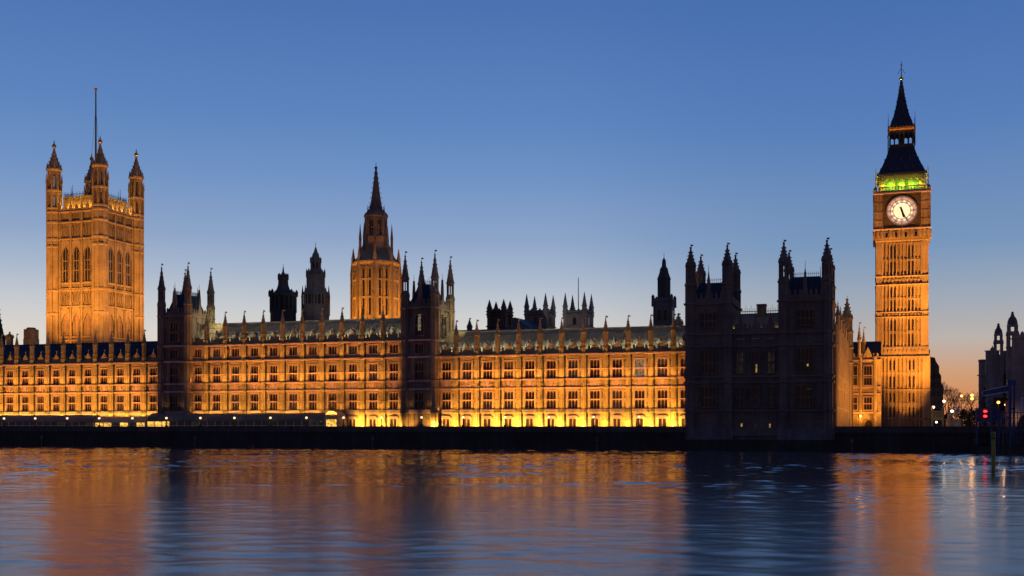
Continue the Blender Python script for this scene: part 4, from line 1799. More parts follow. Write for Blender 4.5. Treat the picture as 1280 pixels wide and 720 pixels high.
def arcade_tower():
    """Dark octagon with an open upper arcade through which the sky shows."""
    Y = 315.0
    k = Y / F
    z = lambda y: EYE + (HOR - y) * k
    t = thing('ventilation_tower', 'near-black octagonal tower with an open arcade and bell-shaped cap', 'tower', at(354, Y), TH2)
    m = MB()
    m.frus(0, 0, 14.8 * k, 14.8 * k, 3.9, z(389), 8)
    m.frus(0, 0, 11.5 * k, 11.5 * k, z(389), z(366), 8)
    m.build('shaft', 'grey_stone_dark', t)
    m = MB()
    for i in range(16):
        a = i * math.pi / 8 + math.pi / 16
        m.frus(15 * k * math.cos(a), 15 * k * math.sin(a), .28, .28, z(389), z(368), 4, a)
    m.frus(0, 0, 15.6 * k, 15.6 * k, z(391), z(388), 8)
    m.frus(0, 0, 15.8 * k, 15.8 * k, z(371), z(368), 8)
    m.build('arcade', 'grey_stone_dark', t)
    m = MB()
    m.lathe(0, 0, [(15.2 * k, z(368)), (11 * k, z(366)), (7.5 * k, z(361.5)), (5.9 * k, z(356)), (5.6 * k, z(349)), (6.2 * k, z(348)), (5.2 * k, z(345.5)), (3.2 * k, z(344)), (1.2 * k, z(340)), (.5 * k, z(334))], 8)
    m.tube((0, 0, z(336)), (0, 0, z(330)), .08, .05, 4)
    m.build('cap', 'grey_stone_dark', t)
    for i in range(8):
        a = i * math.pi / 4 + math.pi / 8
        for wr, y0, y1, r in ((16.6, 371, 362, .3), (5.9, 350, 341.5, .16)):
            m = MB()
            m.frus(0, 0, r, r, z(y0), z(y0) + (z(y1) - z(y0)) * .6, 4)
            m.frus(0, 0, r * 1.2, .03, z(y0) + (z(y1) - z(y0)) * .6, z(y1), 4)
            m.build('pinnacle', 'grey_stone_dark', t, (wr * k * math.cos(a), wr * k * math.sin(a), 0))
    return t


arcade_tower()


def stepped_tower():
    Y = 318.0
    k = Y / F
    z = lambda y: EYE + (HOR - y) * k
    t = thing('ventilation_tower', 'grey tapering tower in three diminishing tiers with pinnacles at each tier', 'tower', at(394.6, Y), TH2)
    m = MB()
    m.lathe(0, 0, [(15.5 * k, 3.9), (15.5 * k, z(368)), (13 * k, z(364)), (11 * k, z(360))], 8)
    m.build('shaft', 'grey_stone', t)
    m = MB()
    m.lathe(0, 0, [(10.6 * k, z(362)), (10.6 * k, z(345)), (11.2 * k, z(344)), (8.4 * k, z(341)), (6.6 * k, z(337))], 8)
    m.build('middle_tier', 'grey_stone', t)
    m = MB()
    m.lathe(0, 0, [(6.2 * k, z(338)), (6.0 * k, z(328)), (6.4 * k, z(327)), (4.6 * k, z(324)), (3.8 * k, z(318)), (2.2 * k, z(315)), (.7 * k, z(309))], 8)
    m.tube((0, 0, z(311)), (0, 0, z(303)), .1, .05, 4)
    m.build('cap', 'grey_stone', t)
    for wr, y0, y1, r in ((16.2, 395, 357, .28), (11, 347, 336, .2), (6.3, 329, 321, .16)):
        for i in range(8):
            a = i * math.pi / 4 + math.pi / 8
            m = MB()
            m.frus(0, 0, r, r, z(y0), z(y0) + (z(y1) - z(y0)) * .6, 4)
            m.frus(0, 0, r * 1.2, .03, z(y0) + (z(y1) - z(y0)) * .6, z(y1), 4)
            m.build('pinnacle', 'grey_stone', t, (wr * k * math.cos(a), wr * k * math.sin(a), 0))
    p = MB()
    p.box(-.4, .4, -.06, 0, 0, z(369) - z(381))
    me = p.mesh('window', 'window_glass')
    for i in range(8):
        for x in (-1.2, 0, 1.2):
            a = i * math.pi / 4
            put('window', me, t, Matrix.Rotation(a, 4, 'Z') @ Vector((x, -15.5 * k - .01, z(381))), a)
    p = MB()
    p.box(-.3, .3, -.06, 0, 0, z(328.5) - z(336))
    me = p.mesh('window', 'window_glass')
    for i in range(8):
        a = i * math.pi / 4
        put('window', me, t, Matrix.Rotation(a, 4, 'Z') @ Vector((0, -6.25 * k, z(336))), a)
    return t


stepped_tower()


def stair_turret():
    Y = 272.0
    k = Y / F
    z = lambda y: EYE + (HOR - y) * k
    t = thing('turret', 'slim dark stone turret rising behind the roof next to the unlit block', 'tower', at(830, Y), TH2)
    m = MB()
    m.frus(0, 0, 11.5 * k, 11.5 * k, 3.9, z(378), 4)
    m.lathe(0, 0, [(11.5 * k, z(379)), (12.3 * k, z(377)), (12.3 * k, z(375)), (9 * k, z(373))], 4)
    m.build('shaft', 'grey_stone', t)
    m = MB()
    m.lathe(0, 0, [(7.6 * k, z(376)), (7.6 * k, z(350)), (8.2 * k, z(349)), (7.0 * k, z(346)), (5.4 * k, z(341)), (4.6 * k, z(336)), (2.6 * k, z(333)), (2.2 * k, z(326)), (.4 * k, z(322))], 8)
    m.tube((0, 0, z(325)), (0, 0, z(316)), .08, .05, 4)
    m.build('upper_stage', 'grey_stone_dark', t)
    for sx in (-1, 1):
        for sy in (-1, 1):
            m = MB()
            m.frus(0, 0, .38, .34, z(384), z(372), 6)
            m.frus(0, 0, .42, .1, z(372), z(369), 6)
            m.build('pinnacle', 'grey_stone', t, (sx * 11.6 * k, sy * 11.6 * k, 0))
    p = MB()
    p.box(-.38, .38, -.06, 0, 0, z(388) - z(400))
    me = p.mesh('window', 'window_glass')
    for x in (-.75, .75):
        put('window', me, t, (x, -11.5 * k - .01, z(401)))
        put('window', me, t, (11.5 * k + .01, x, z(401)), math.pi / 2)
    return t


stair_turret()


def small_spirelet(name, label, px, Y, y_tip, y_base, r, mat, cat='pinnacle', shaft=None):
    k = Y / F
    z = lambda y: EYE + (HOR - y) * k
    m = MB()
    m.frus(0, 0, r, r, 3.9, z(y_base), 8)
    spirelet(m, 0, 0, r, z(y_base), z(y_tip), 3)
    o = m.build(name, mat, None, at(px, Y), TH2)
    return tag(o, label, cat)


small_spirelet('stone_pinnacle', 'orange lit stone pinnacle between slim turret and unlit block', 848, 262, 391, 405, 1.0, 'limestone')
small_spirelet('roof_fleche', 'small dark roof spike left of the dark church tower', 587, 330, 397, 409, .75, 'grey_stone_dark', 'spire')
small_spirelet('roof_turret', 'thin dark turret between the edge spire and orange tower', 12, 370, 415, 422, 1.1, 'grey_stone_dark', 'turret')


def edge_spire():
    Y = 380.0
    k = Y / F
    z = lambda y: EYE + (HOR - y) * k
    t = thing('church_spire', 'dark pointed spire cut by the left edge of the picture', 'spire', at(-1, Y), TH2)
    m = MB()
    m.frus(0, 0, 2.2, 2.0, 3.9, z(424), 8)
    m.build('base', 'grey_stone_dark', t)
    m = MB()
    spirelet(m, 0, 0, 1.7, z(424), z(386), 4)
    m.build('spire', 'grey_stone_dark', t)


edge_spire()


def tank_tower():
    Y = 420.0
    k = Y / F
    z = lambda y: EYE + (HOR - y) * k
    t = thing('water_tower', 'blocky orange-lit office tower with chamfered top far behind the wing', 'building', at(39, Y), TH2)
    m = MB()
    m.lathe(0, 0, [(9 * k, 3.9), (9 * k, z(424)), (7.5 * k, z(423)), (7.2 * k, z(414)), (6.2 * k, z(411.5))], 8)
    for i in range(8):
        a = math.pi / 8 + i * math.pi / 4
        m.frus(7.6 * k * math.cos(a), 7.6 * k * math.sin(a), .35, .35, z(424), z(412), 4, a)
    m.build('wall', 'tower_stone', t)
    m = MB()
    m.lathe(0, 0, [(5.2 * k, z(411.5)), (5.4 * k, z(410.6)), (4.6 * k, z(409.6))], 8)
    m.build('roof', 'sooty_shaded_stone', t)
    spot(at(25, Y - 30, z(440)), at(39, Y, z(416)), 9000, SODIUM, 50)


tank_tower()


def church_tower(label, px, hw, Y, y_top, y_tip, mat, flag=None, louvre=True):
    k = Y / F
    z = lambda y: EYE + (HOR - y) * k
    t = thing('church_tower', label, 'church tower', at(px, Y), math.radians(-24))
    H = hw * k * .93
    m = MB()
    m.frus(0, 0, H, H, 3.9, z(y_top + 3), 4)
    for kx in range(4):
        m.xf = Matrix.Rotation(kx * math.pi / 2, 4, 'Z') @ Matrix.Translation((0, -H, 0))
        for s in (-1, 1):
            m.box(*sorted((s * H, s * (H - 1.3))), -.5, 0, 5, z(y_top + 1))
            m.box(*sorted((s * (H - 1.9), s * (H - 2.3))), -.25, 0, 5, z(y_top + 6))
    m.xf = Matrix.Identity(4)
    m.build('wall', mat, t)
    for y in (y_top + 6, y_top + 2.5, y_top + 21):
        m = MB()
        m.lathe(0, 0, [(H + .1, z(y) - .3), (H + .7, z(y) - .1), (H + .7, z(y) + .25), (H + .1, z(y) + .4)], 4)
        m.build('string_course', mat, t)
    m = MB()
    for kx in range(4):
        m.xf = Matrix.Rotation(kx * math.pi / 2, 4, 'Z') @ Matrix.Translation((0, -H, 0))
        m.box(-H, H - .3, -.2, .1, z(y_top + 3), z(y_top + 1))
        n = 5
        for i in range(n):
            x = -H + 2 * H * (i + .5) / n
            m.ext([(x - .5, z(y_top + 1)), (x + .5, z(y_top + 1)), (x + .5, z(y_top) - .2), (x, z(y_top - 1.5)), (x - .5, z(y_top) - .2)], -.2, .1)
    m.xf = Matrix.Identity(4)
    m.build('parapet', mat, t)
    p = MB()
    hh = z(y_top + 8.5) - z(y_top + 19)
    p.ext([(-.8, 0), (.8, 0), (.8, hh - 1.2), (0, hh), (-.8, hh - 1.2)], -.06, 0)
    me = p.mesh('window', 'window_glass')
    for kx in range(4):
        a = kx * math.pi / 2
        for x in ((-1.2, 1.2) if louvre else (0,)):
            put('window', me, t, Matrix.Rotation(a, 4, 'Z') @ Vector((x, -H - .01, z(y_top + 19))), a)
    for sx in (-1, 1):
        for sy in (-1, 1):
            m = MB()
            zt = z(y_tip)
            zb = z(y_top + 1)
            m.frus(0, 0, .95, .9, zb - 2.5, zb + (zt - zb) * .25, 8)
            m.frus(0, 0, 1.1, 1.1, zb + (zt - zb) * .22, zb + (zt - zb) * .27, 8)
            m.lathe(0, 0, [(.85, zb + (zt - zb) * .27), (.5, zb + (zt - zb) * .6), (.06, zt)], 8)
            for i in range(4):
                a = i * math.pi / 2
                for j in range(3):
                    rr = .8 - .22 * j
                    zz = zb + (zt - zb) * (.35 + .17 * j)
                    m.box(rr * math.cos(a) - .12, rr * math.cos(a) + .12, rr * math.sin(a) - .12, rr * math.sin(a) + .12, zz - .15, zz + .15)
            m.build('pinnacle', mat, t, (sx * (H - .3), sy * (H - .3), 0))
    if flag:
        m = MB()
        m.tube((0, 0, z(y_top + 4)), (0, 0, z(flag)), .28, .16, 6)
        m.build('flagpole', 'white_metal', t)
    return t


stone('brown_stone', (.11, .08, .07), var=.35)
church_tower('short dark brown church tower with thin corner pinnacles', 624.8, 11.6, 400, 388, 375, 'brown_stone')
church_tower('pale grey twin church tower beside the slate gable and without flagpole', 675, 14.6, 450, 388, 368, 'abbey_stone', None, False)
church_tower('pale grey twin church tower carrying a tall thin flagpole', 723, 14.6, 452, 388, 366.5, 'abbey_stone', 347, False)


def slate_hall():
    Y = 425.0
    k = Y / F
    z = lambda y: EYE + (HOR - y) * k
    t = thing('church_nave', 'steep dark slate gable between the brown and pale church towers', 'church', at(642, Y), math.radians(-24))
    m = MB()
    m.box(-6.5, 6.5, 0, 30, 3.9, z(411))
    m.ext([(-6.5, z(411)), (6.5, z(411)), (0, z(397.5))], 0, .6)
    m.build('wall', 'grey_stone', t)
    m = MB()
    m.ext([(-6.9, z(411)), (6.9, z(411)), (.3, z(397) + .1), (-.3, z(397) + .1)], .6, 30)
    m.build('roof', 'slate', t)
    m = MB()
    m.box(-.4, .4, 14, 14.8, z(398), z(395))
    m.build('chimney', 'grey_stone', t)
    Y = 318.0
    k = Y / F
    t = thing('great_hall', 'low dark hall roof behind the right wing of the palace', 'hall', at(576, Y), TH2)
    m = MB()
    m.box(-6, 22, 0, 18, 3.9, 27)
    m.build('wall', 'grey_stone_dark', t)
    m = MB()
    zt = EYE + (HOR - 409) * k
    m.add([(-6, -.5, 27), (22, -.5, 27), (22, 9, zt), (-6, 9, zt), (-6, 18.5, 27), (22, 18.5, 27)], [(0, 1, 2, 3), (3, 2, 5, 4), (0, 3, 4), (1, 5, 2)])
    m.build('roof', 'slate', t)


slate_hall()


# ------------------------------------------------------------------ north return and the wall beside the clock tower
def north_return():
    a = at(1042.5, 229.5)
    b = at(1061.5, 297.0)
    d = b - a
    L_ = d.length
    th = math.atan2(d.y, d.x)
    t = thing('north_front', 'orange floodlit side front receding from unlit block towards clock tower', 'palace wing', a, th)
    # in this frame x runs inland along the wall, and the outer side faces -y (north)
    m = MB()
    m.box(0, L_, 0, 10, 3.9, 25.0)
    nb = 13
    bw = L_ / nb
    for i in range(nb + 1):
        x = i * bw
        m.frus(x, -.2, .5, .5, 3.9, 26.2, 8)
    for i in range(nb):
        for f in (.16, .28, .72, .84):
            m.box((i + f) * bw - .1, (i + f) * bw + .1, -.22, 0, 8.8, 24.8)
    for z in (11, 17.8, 23):
        m.box(0, L_, -.15, 0, z - .12, z + .12)
    m.build('wall', 'limestone', t)
    for z in list(STR) + [CORN, 25.0]:
        m = MB()
        m.box(0, L_, -.45, 0, z - .2, z + .25)
        m.build('string_course', 'limestone_trim', t)
    for i in range(nb):
        for z0, h in ((9, 4), (15.9, 4), (22, 2.3)):
            window(t, (i + .5) * bw, -.45, z0, 1.9, h, 3, (.5,), 'limestone_trim')
    m = MB()
    m.box(0, L_, -.05, .3, 25.2, 26.0)
    x = .4
    while x < L_ - .7:
        m.ext([(x, 26), (x + .55, 26), (x + .55, 26.8), (x + .27, 27.2), (x, 26.8)], -.02, .28)
        x += 1.1
    m.build('parapet', 'limestone', t)
    m = MB()
    m.add([(0, .6, 25.2), (L_, .6, 25.2), (L_, 5, 29.2), (0, 5, 29.2), (0, 10, 25.2), (L_, 10, 25.2)], [(0, 1, 2, 3), (3, 2, 5, 4), (0, 3, 4), (1, 5, 2)])
    m.build('roof', 'roof_iron', t)
    p = MB()
    p.frus(0, 0, .42, .42, 26, 29, 8)
    spirelet(p, 0, 0, .5, 29, 32.2, 3)
    me = p.mesh('pinnacle', 'limestone')
    for i in range(2, nb + 1, 2):
        put('pinnacle', me, t, (i * bw, -.2, 0))
    m = MB()
    turret(m, 0, 0, 1.3, 3.9, 29.6, 32.6, 38.5, [CORN, 25, 29])
    m.build('corner_turret', 'limestone', t, (L_ * .80, -.1, 0))
    # wall that faces the river beside the clock tower
    bn = at(1061.5, 297.0)
    t2 = thing('link_building', 'short orange floodlit front joining the side wall to the clock tower', 'palace wing', bn, TH2)
    W = 8.2
    m = MB()
    m.box(-1.2, W, 0, 9, 3.9, 22.6)
    for x in (0.1, 2.9, 6.6):
        m.frus(x, -.1, .45, .45, 3.9, 23.6, 8)
    for x in (1.0, 2.1, 3.5, 6.0):
        m.box(x - .1, x + .1, -.2, 0, 5, 22.4)
    for z in (7, 11, 18):
        m.box(0, W, -.12, 0, z - .12, z + .12)
    m.build('wall', 'limestone', t2)
    for z in (8.6, 13.6, 15.4, 22.6):
        m = MB()
        m.box(-.2, W, -.42, 0, z - .2, z + .25)
        m.build('string_course', 'limestone_trim', t2)
    for x, w in ((1.45, 1.2), (4.8, 2.0)):
        window(t2, x, -.45, 16.0, w, 5.2, 2 if w < 1.5 else 3, (.5,), 'limestone_trim')
        window(t2, x, -.45, 9.4, w, 3.4, 2 if w < 1.5 else 3, (.5,), 'limestone_trim')
    m = MB()
    m.ext([(-.9, 0), (.9, 0), (.9, 1.7), (.5, 2.5), (0, 2.8), (-.5, 2.5), (-.9, 1.7)], -.3, 0)
    m.build('door', 'oak_door', t2, (4.9, -.02, 3.95))
    m = MB()
    m.box(-.5, W, -.05, .3, 22.8, 23.6)
    x = 0
    while x < W - .5:
        m.ext([(x, 23.6), (x + .5, 23.6), (x + .5, 24.3), (x + .25, 24.6), (x, 24.3)], -.02, .28)
        x += 1.0
    m.ext([(3.6, 23.6), (6, 23.6), (4.8, 26.2)], -.1, .35)
    m.build('parapet', 'limestone', t2)
    m = MB()
    m.add([(-1, .5, 22.8), (W, .5, 22.8), (W, 4.5, 28), (-1, 4.5, 28), (-1, 9, 22.8), (W, 9, 22.8)], [(0, 1, 2, 3), (3, 2, 5, 4), (0, 3, 4), (1, 5, 2)])
    m.build('roof', 'slate', t2)
    p = MB()
    p.frus(0, 0, .42, .42, 23.4, 28.2, 8)
    p.frus(0, 0, .55, .55, 28, 28.3, 8)
    spirelet(p, 0, 0, .5, 28.3, 33, 3)
    me = p.mesh('pinnacle', 'limestone')
    put('pinnacle', me, t2, (2.6, -.1, 0))
    put('pinnacle', me, t2, (3.7, 1.2, -1.2))
    m = MB()
    m.tube((0, 0, 0), (0, -.5, .2), .05, .05, 4)
    m.ball(0, -.5, .35, .32, 8)
    m.build('wall_lamp', 'sodium_glass', t2, (2.95, -.5, 7.4))
    bulb(t2.matrix_basis @ Vector((2.95, -1.6, 7.6)), 420, SODIUM, .3)
    return t, t2, a, b


nret, link, NR_A, NR_B = north_return()


# ------------------------------------------------------------------ river walls, terrace things
river_wall(us_l[0] - 30, UP0, -8.2, 'river_wall', 'long dark granite river wall below the floodlit terrace', 4.95)
river_wall(UP0 + B_W + .4, UP0 + B_W + 190, -8.2, 'embankment_wall', 'dark granite river wall from the unlit block past the clock tower', 4.95)


def terrace_lamps():
    p = thing('terrace_lamp', 'x', 'street lamp', (0, 0, 0), 0, 'globe lamps along the terrace wall')
    m = MB()
    m.lathe(0, 0, [(.3, 4.95), (.3, 5.15), (.12, 5.35), (.08, 6.5), (.16, 6.6), (.1, 6.7)], 8)
    m.build('post', 'dark_iron', p)
    m = MB()
    m.ball(0, 0, 6.98, .27, 10)
    m.build('globe', 'lamp_glass', p)
    m = MB()
    m.frus(0, 0, .12, .03, 7.26, 7.5, 6)
    m.build('cap', 'dark_iron', p)
    pxs = [5, 44, 84, 124, 165.5, 208, 250.5, 293, 338, 383, 429.5, 477, 527, 579, 631.5, 686, 742, 798.6]
    words = ['first', 'second', 'third', 'fourth', 'fifth', 'sixth', 'seventh', 'eighth', 'ninth', 'tenth', 'eleventh', 'twelfth', 'thirteenth', 'fourteenth', 'fifteenth', 'sixteenth', 'seventeenth', 'last']
    where = ['over the pale marquee', 'over the pale marquee', 'over the pale marquee', 'by the lit awning', 'by the lit awning', 'before the dark tower left of the tall wing',
             'over the green marquee', 'over the green marquee', 'over the green marquee', 'over the green marquee', 'just right of the marquee arch', 'before the tall wing',
             'before the dark tower with pale slit', 'before the right wing', 'before the right wing', 'before the right wing', 'before the right wing', 'near the unlit corner block']
    for i, px in enumerate(pxs):
        o = p if i == 0 else copy_thing(p)
        u = u_at(px, -7.85)
        o.location = pt(u, -7.85, 0)
        o['label'] = 'white globe lamp %s, %s from the left' % (where[i], words[i])
        bulb(pt(u, -7.85, 6.98) + Vector((0, 0, .45)), 5, (1, .72, .38), .2)


terrace_lamps()


def marquees():
    def tent(name, label, px0, px1, v0, v1, zt, ze, roof, lit, arch_end=False):
        u0, u1 = u_at(px0, v0), u_at(px1, v0)
        L_, D = u1 - u0, v1 - v0
        t = thing(name, label, 'marquee', pt(u0, v0, 0), TH)
        m = MB()
        sec = [(0, ze), (D * .12, ze + (zt - ze) * .45), (D * .32, ze + (zt - ze) * .85), (D * .5, zt), (D * .7, ze + (zt - ze) * .85), (D, ze)]
        n = max(2, int(L_ / 5))
        vs, fs = [], []
        for i in range(n + 1):
            for j, (y, z) in enumerate(sec):
                sag = .12 if i % 2 else 0
                vs.append((L_ * i / n, y, z - sag * (1 if 0 < j < 5 else 0)))
        q = len(sec)
        for i in range(n):
            for j in range(q - 1):
                fs.append((i * q + j, (i + 1) * q + j, (i + 1) * q + j + 1, i * q + j + 1))
        fs.append(tuple(range(q)))
        fs.append(tuple((n * q + j) for j in range(q - 1, -1, -1)))
        m.add(vs, fs)
        m.box(-.1, L_ + .1, -.08, .06, ze - .3, ze)
        m.build('canopy', roof, t)
        m = MB()
        nb = max(3, int(L_ / 2.1))
        for i in range(nb + 1):
            x = L_ * i / nb
            m.box(x - .07, x + .07, -.02, .12, 4, ze - .3)
        m.box(0, L_, -.01, .1, 5.1, 5.2)
        m.build('frame', 'white_metal', t)
        me, ml = {}, ['tent_window', 'dim_window', 'hall_window']
        for i in range(nb):
            mt = lit(i)
            if mt is None:
                continue
            if mt not in me:
                p = MB()
                p.box(.08, L_ / nb - .08, .04, .08, 4, ze - .32)
                me[mt] = p.mesh('window', mt)
            put('window', me[mt], t, (L_ * i / nb, 0, 0))
        if arch_end:
            m = MB()
            pts = [(-1.9, 4.0), (1.9, 4.0), (1.9, 6.9), (1.4, 7.9), (.7, 8.4), (0, 8.6), (-.7, 8.4), (-1.4, 7.9), (-1.9, 6.9)]
            m.ext(pts, -.2, D)
            m.build('porch', 'porch_canvas', t, (L_ + 1.4, 0, 0))
            m = MB()
            m.box(-1.3, 1.3, 0, .04, 4, 6.6)
            m.build('porch_door', 'hall_window', t, (L_ + 1.4, -.25, 0))
        return t
    tent('marquee', 'pale lilac terrace marquee with dark windows at the far left', -40, 117, -6.2, -2.6, 7.9, 6.35, 'canvas', lambda i: 'tent_window' if random.random() < .75 else 'dim_window')
    tent('awning', 'open terrace awning with bright yellow windows under it', 119, 181, -5.4, -2.4, 7.5, 6.2, 'porch_canvas', lambda i: 'hall_window' if random.random() < .7 else 'dim_window')
    tent('marquee', 'long green-grey terrace marquee ending in an orange lit arched porch', 184, 408, -6.4, -2.4, 8.2, 6.5, 'green_canvas',
         lambda i: 'hall_window' if i in (0, 1, 2) else ('tent_window' if random.random() < .75 else 'dim_window'), True)


plain('porch_canvas', (.55, .42, .24), .8, 0, .15)
marquees()


def buoys_and_marks():
    for px, y, r, lab in ((314.7, 559.3, .52, 'dark red buoy floating before the green marquee'), (411, 557.2, .5, 'dark red buoy floating below the arched marquee porch')):
        Y = EYE * F / (y + 1.4 - HOR)
        t = thing('mooring_buoy', lab, 'buoy', at(px, Y), .4)
        m = MB()
        m.ball(0, 0, .25, r, 14, .9)
        m.build('float', 'buoy_red', t)
        m = MB()
        m.frus(0, 0, .1, .08, .25 + r * .8, .4 + r, 6)
        m.tube((-.14, 0, .45 + r), (.14, 0, .45 + r), .04, .04, 4)
        m.build('mooring_ring', 'dark_iron', t)
    p = None
    labs = ['cross-topped river marker below the pale marquee', 'cross-topped river marker below the dark tower and green marquee', 'cross-topped river marker below the tall wing near its right end',
            'cross-topped river marker below the right wing', 'cross-topped river marker below the clock tower', 'cross-topped river marker beside the blue pier']
    for i, px in enumerate((52, 243.5, 466, 746, 1065, 1220)):
        v = -8.75
        u = u_at(px, v)
        if p is None:
            p = thing('river_marker', labs[0], 'river marker', (0, 0, 0), TH, 'cross-topped markers on the river wall')
            m = MB()
            m.tube((0, 0, -.6), (0, 0, 1.5), .07, .06, 5)
            m.build('post', 'marker_paint', p)
            m = MB()
            for s in (-1, 1):
                m.tube((-.4, 0, 1.45 - s * .4), (.4, 0, 1.45 + s * .4), .07, .07, 4)
            m.build('topmark', 'marker_paint', p)
            o = p
        else:
            o = copy_thing(p)
        o.location = pt(u, v, .75)
        o['label'] = labs[i]


plain('marker_paint', (.22, .2, .16), .6)
buoys_and_marks()


# ------------------------------------------------------------------ everything right of the clock tower
def right_bank():
    # narrow dark building
    Y = 335.0
    k = Y / F
    z = lambda y: EYE + (HOR - y) * k
    t = thing('office_block', 'dark gabled office block right behind the clock tower', 'building', at(1161, Y), math.radians(-15))
    m = MB()
    W = 17 * k
    m.ext([(-3, 3.9), (W, 3.9), (W, z(482)), (W * .86, z(478)), (W * .86, z(470)), (W * .72, z(466)), (W * .72, z(458)), (W * .5, z(452)), (W * .42, z(447)), (-3, z(447))], 0, 22)
    m.build('wall', 'grey_stone_dark', t)
    m = MB()
    m.box(.2, .9, 3, 4, z(447), z(443.5))
    m.box(1.5, 2.1, 8, 9, z(449), z(444.5))
    m.build('chimney', 'grey_stone_dark', t)
    p = MB()
    p.box(-.35, .35, -.06, 0, 0, 1.5)
    me = p.mesh('window', 'window_glass')
    for i in range(6):
        for j in range(3):
            put('window', me, t, (.4 + j * 1.15, -.01, 6 + i * 2.7))

    # domed building, seen along its street front
    def dome_tower(parent, x, y, w, zb, z1, z2, zt):
        m = MB()
        m.frus(0, 0, w, w, zb, z1 - 5.2, 4)
        # belfry with open arch and oculi
        for sx in (-1, 1):
            for sy in (-1, 1):
                m.box(*sorted((sx * w * .36, sx * w)), *sorted((sy * w * .36, sy * w)), z1 - 5.2, z1 - 1.2)
                m.box(*sorted((sx * w * .3, sx * w * .9)), *sorted((sy * w * .3, sy * w * .9)), z1, z1 + 1.7)
        m.frus(0, 0, w * 1.12, w * 1.0, z1 - 1.2, z1, 4)
        m.frus(0, 0, w * 1.08, w * 1.08, z1 - 5.5, z1 - 5.1, 4)
        m.frus(0, 0, w * .95, w * .9, z1 + 1.7, z1 + 2.3, 8)
        m.build('dome_turret', 'dusk_stone', parent, (x, y, 0), math.radians(62 - 22))
        m = MB()
        pr = [(w * .86, z1 + 2.3)]
        for i in range(1, 7):
            a = i / 6 * math.pi / 2
            pr.append((max(w * .86 * math.cos(a), .12), z1 + 2.3 + (z2 - z1 - 2.3) * math.sin(a)))
        m.lathe(0, 0, pr, 12)
        m.build('dome', 'lead', parent, (x, y, 0))
        m = MB()
        m.lathe(0, 0, [(.55, z2 - .2), (.6, z2 + .3), (.3, z2 + .5), (.5, z2 + .9), (.1, z2 + 1.4), (.05, zt)], 8)
        m.build('finial', 'lead', parent, (x, y, 0))
    stone('dusk_stone', (.36, .27, .25), var=.4)
    Y = 400.0
    k = Y / F
    z = lambda y: EYE + (HOR - y) * k
    t = thing('domed_building', 'ornate dark building with two small domed towers at the right edge', 'building', at(1224, Y), math.radians(-62))
    # local x runs towards the camera and right along the street; local -y faces the open street
    m = MB()
    g = lambda px, yy: None
    Lb = 64
    m.box(0, Lb, 0, 22, 3.9, z(470))
    m.box(8, 30, 2, 20, z(470), z(440))
    m.box(30, Lb, 3, 22, z(470), z(424))
    for i in range(16):
        m.box(i * 4, i * 4 + .7, -.35, 0, 3.9, z(470))
    for zz in (9.5, 15, 20):
        m.box(0, Lb, -.5, 0, zz - .25, zz + .25)
    m.box(-.4, Lb, -.6, .3, z(470), z(468.5))
    m.build('wall', 'dusk_stone', t)
    p = MB()
    p.box(-.6, .6, -.08, 0, 0, 2.6)
    me = p.mesh('window', 'window_glass')
    for i in range(15):
        for zz in (5.5, 10.7, 16.2):
            put('window', me, t, (i * 4 + 2.3, -.01, zz))
    m = MB()
    m.lathe(0, 0, [(1.1, 3.9), (1.1, z(452)), (1.35, z(451.5)), (1.35, z(450.5)), (.9, z(449.5))], 8)
    m.build('corner_turret', 'dusk_stone', t, (.9, .4, 0))
    inv = t.matrix_basis.inverted()

    def loc(px, Yd):
        return inv @ at(px, Yd)
    for px, Yd, hw, y1, y2, yt in ((1248, 388, 6.6, 425.5, 409, 403.5), (1265.6, 372, 8.4, 411 + 3.5, 394.5, 389.5)):
        kk = Yd / F
        zz = lambda y: EYE + (HOR - y) * kk
        q = loc(px, Yd)
        dome_tower(t, q.x, q.y, hw * kk * .82, 15, zz(y1), zz(y2), zz(yt))
    q = loc(1240.5, 392)
    m = MB()
    m.box(-1.6, 1.6, -1.6, 1.6, 10, z(441))
    m.box(-1.9, 1.9, -1.9, 1.9, z(441), z(440))
    m.lathe(0, 0, [(.6, z(440)), (.7, z(438)), (.2, z(436)), (.05, z(434))], 6)
    m.build('buttress', 'dusk_stone', t, (q.x, q.y, 0))
    q = loc(1278, 350)
    m = MB()
    zz = lambda y: EYE + (HOR - y) * 350 / F
    m.box(-2.2, 4, -2.2, 4, 8, zz(419))
    m.box(-2.5, 4.3, -2.5, 4.3, zz(424), zz(422.5))
    m.lathe(0, 0, [(.5, zz(419)), (.6, zz(417)), (.1, zz(414))], 6)
    m.build('stair_tower', 'dusk_stone', t, (q.x, q.y, 0))

    # bare winter trees
    def bare_tree(label, px, Yd, h, seed, spread=.5):
        rnd = random.Random(seed)
        o = thing('bare_tree', label, 'tree', at(px, Yd, 3.9), rnd.random() * 6, 'bare trees beyond the clock tower')
        tm, cm = MB(), MB()

        def grow(p, d, ln, r, lev):
            q = p + d * ln
            (tm if lev < 2 else cm).tube(p, q, r, r * .65, 5 if lev < 2 else 3)
            if lev >= 6:
                return
            n = 3 if lev < 4 else 3
            for i in range(n):
                ax = Vector((rnd.uniform(-1, 1), rnd.uniform(-1, 1), rnd.uniform(-.3, .3))).normalized()
                nd = (Matrix.Rotation(rnd.uniform(.25, .85) * (1 if lev else .8), 3, ax) @ d)
                nd.z += .10
                nd.normalize()
                grow(q, nd, ln * rnd.uniform(.62, .82), max(r * .58, .022), lev + 1)
        grow(Vector((0, 0, 0)), Vector((rnd.uniform(-.05, .05), rnd.uniform(-.05, .05), 1)).normalized(), h * .26, h * .02, 0)
        tm.build('trunk', 'bark', o)
        cm.build('crown', 'bark', o)
    bare_tree('bare dark tree just right of the gabled office block', 1184, 345, 16, 3)
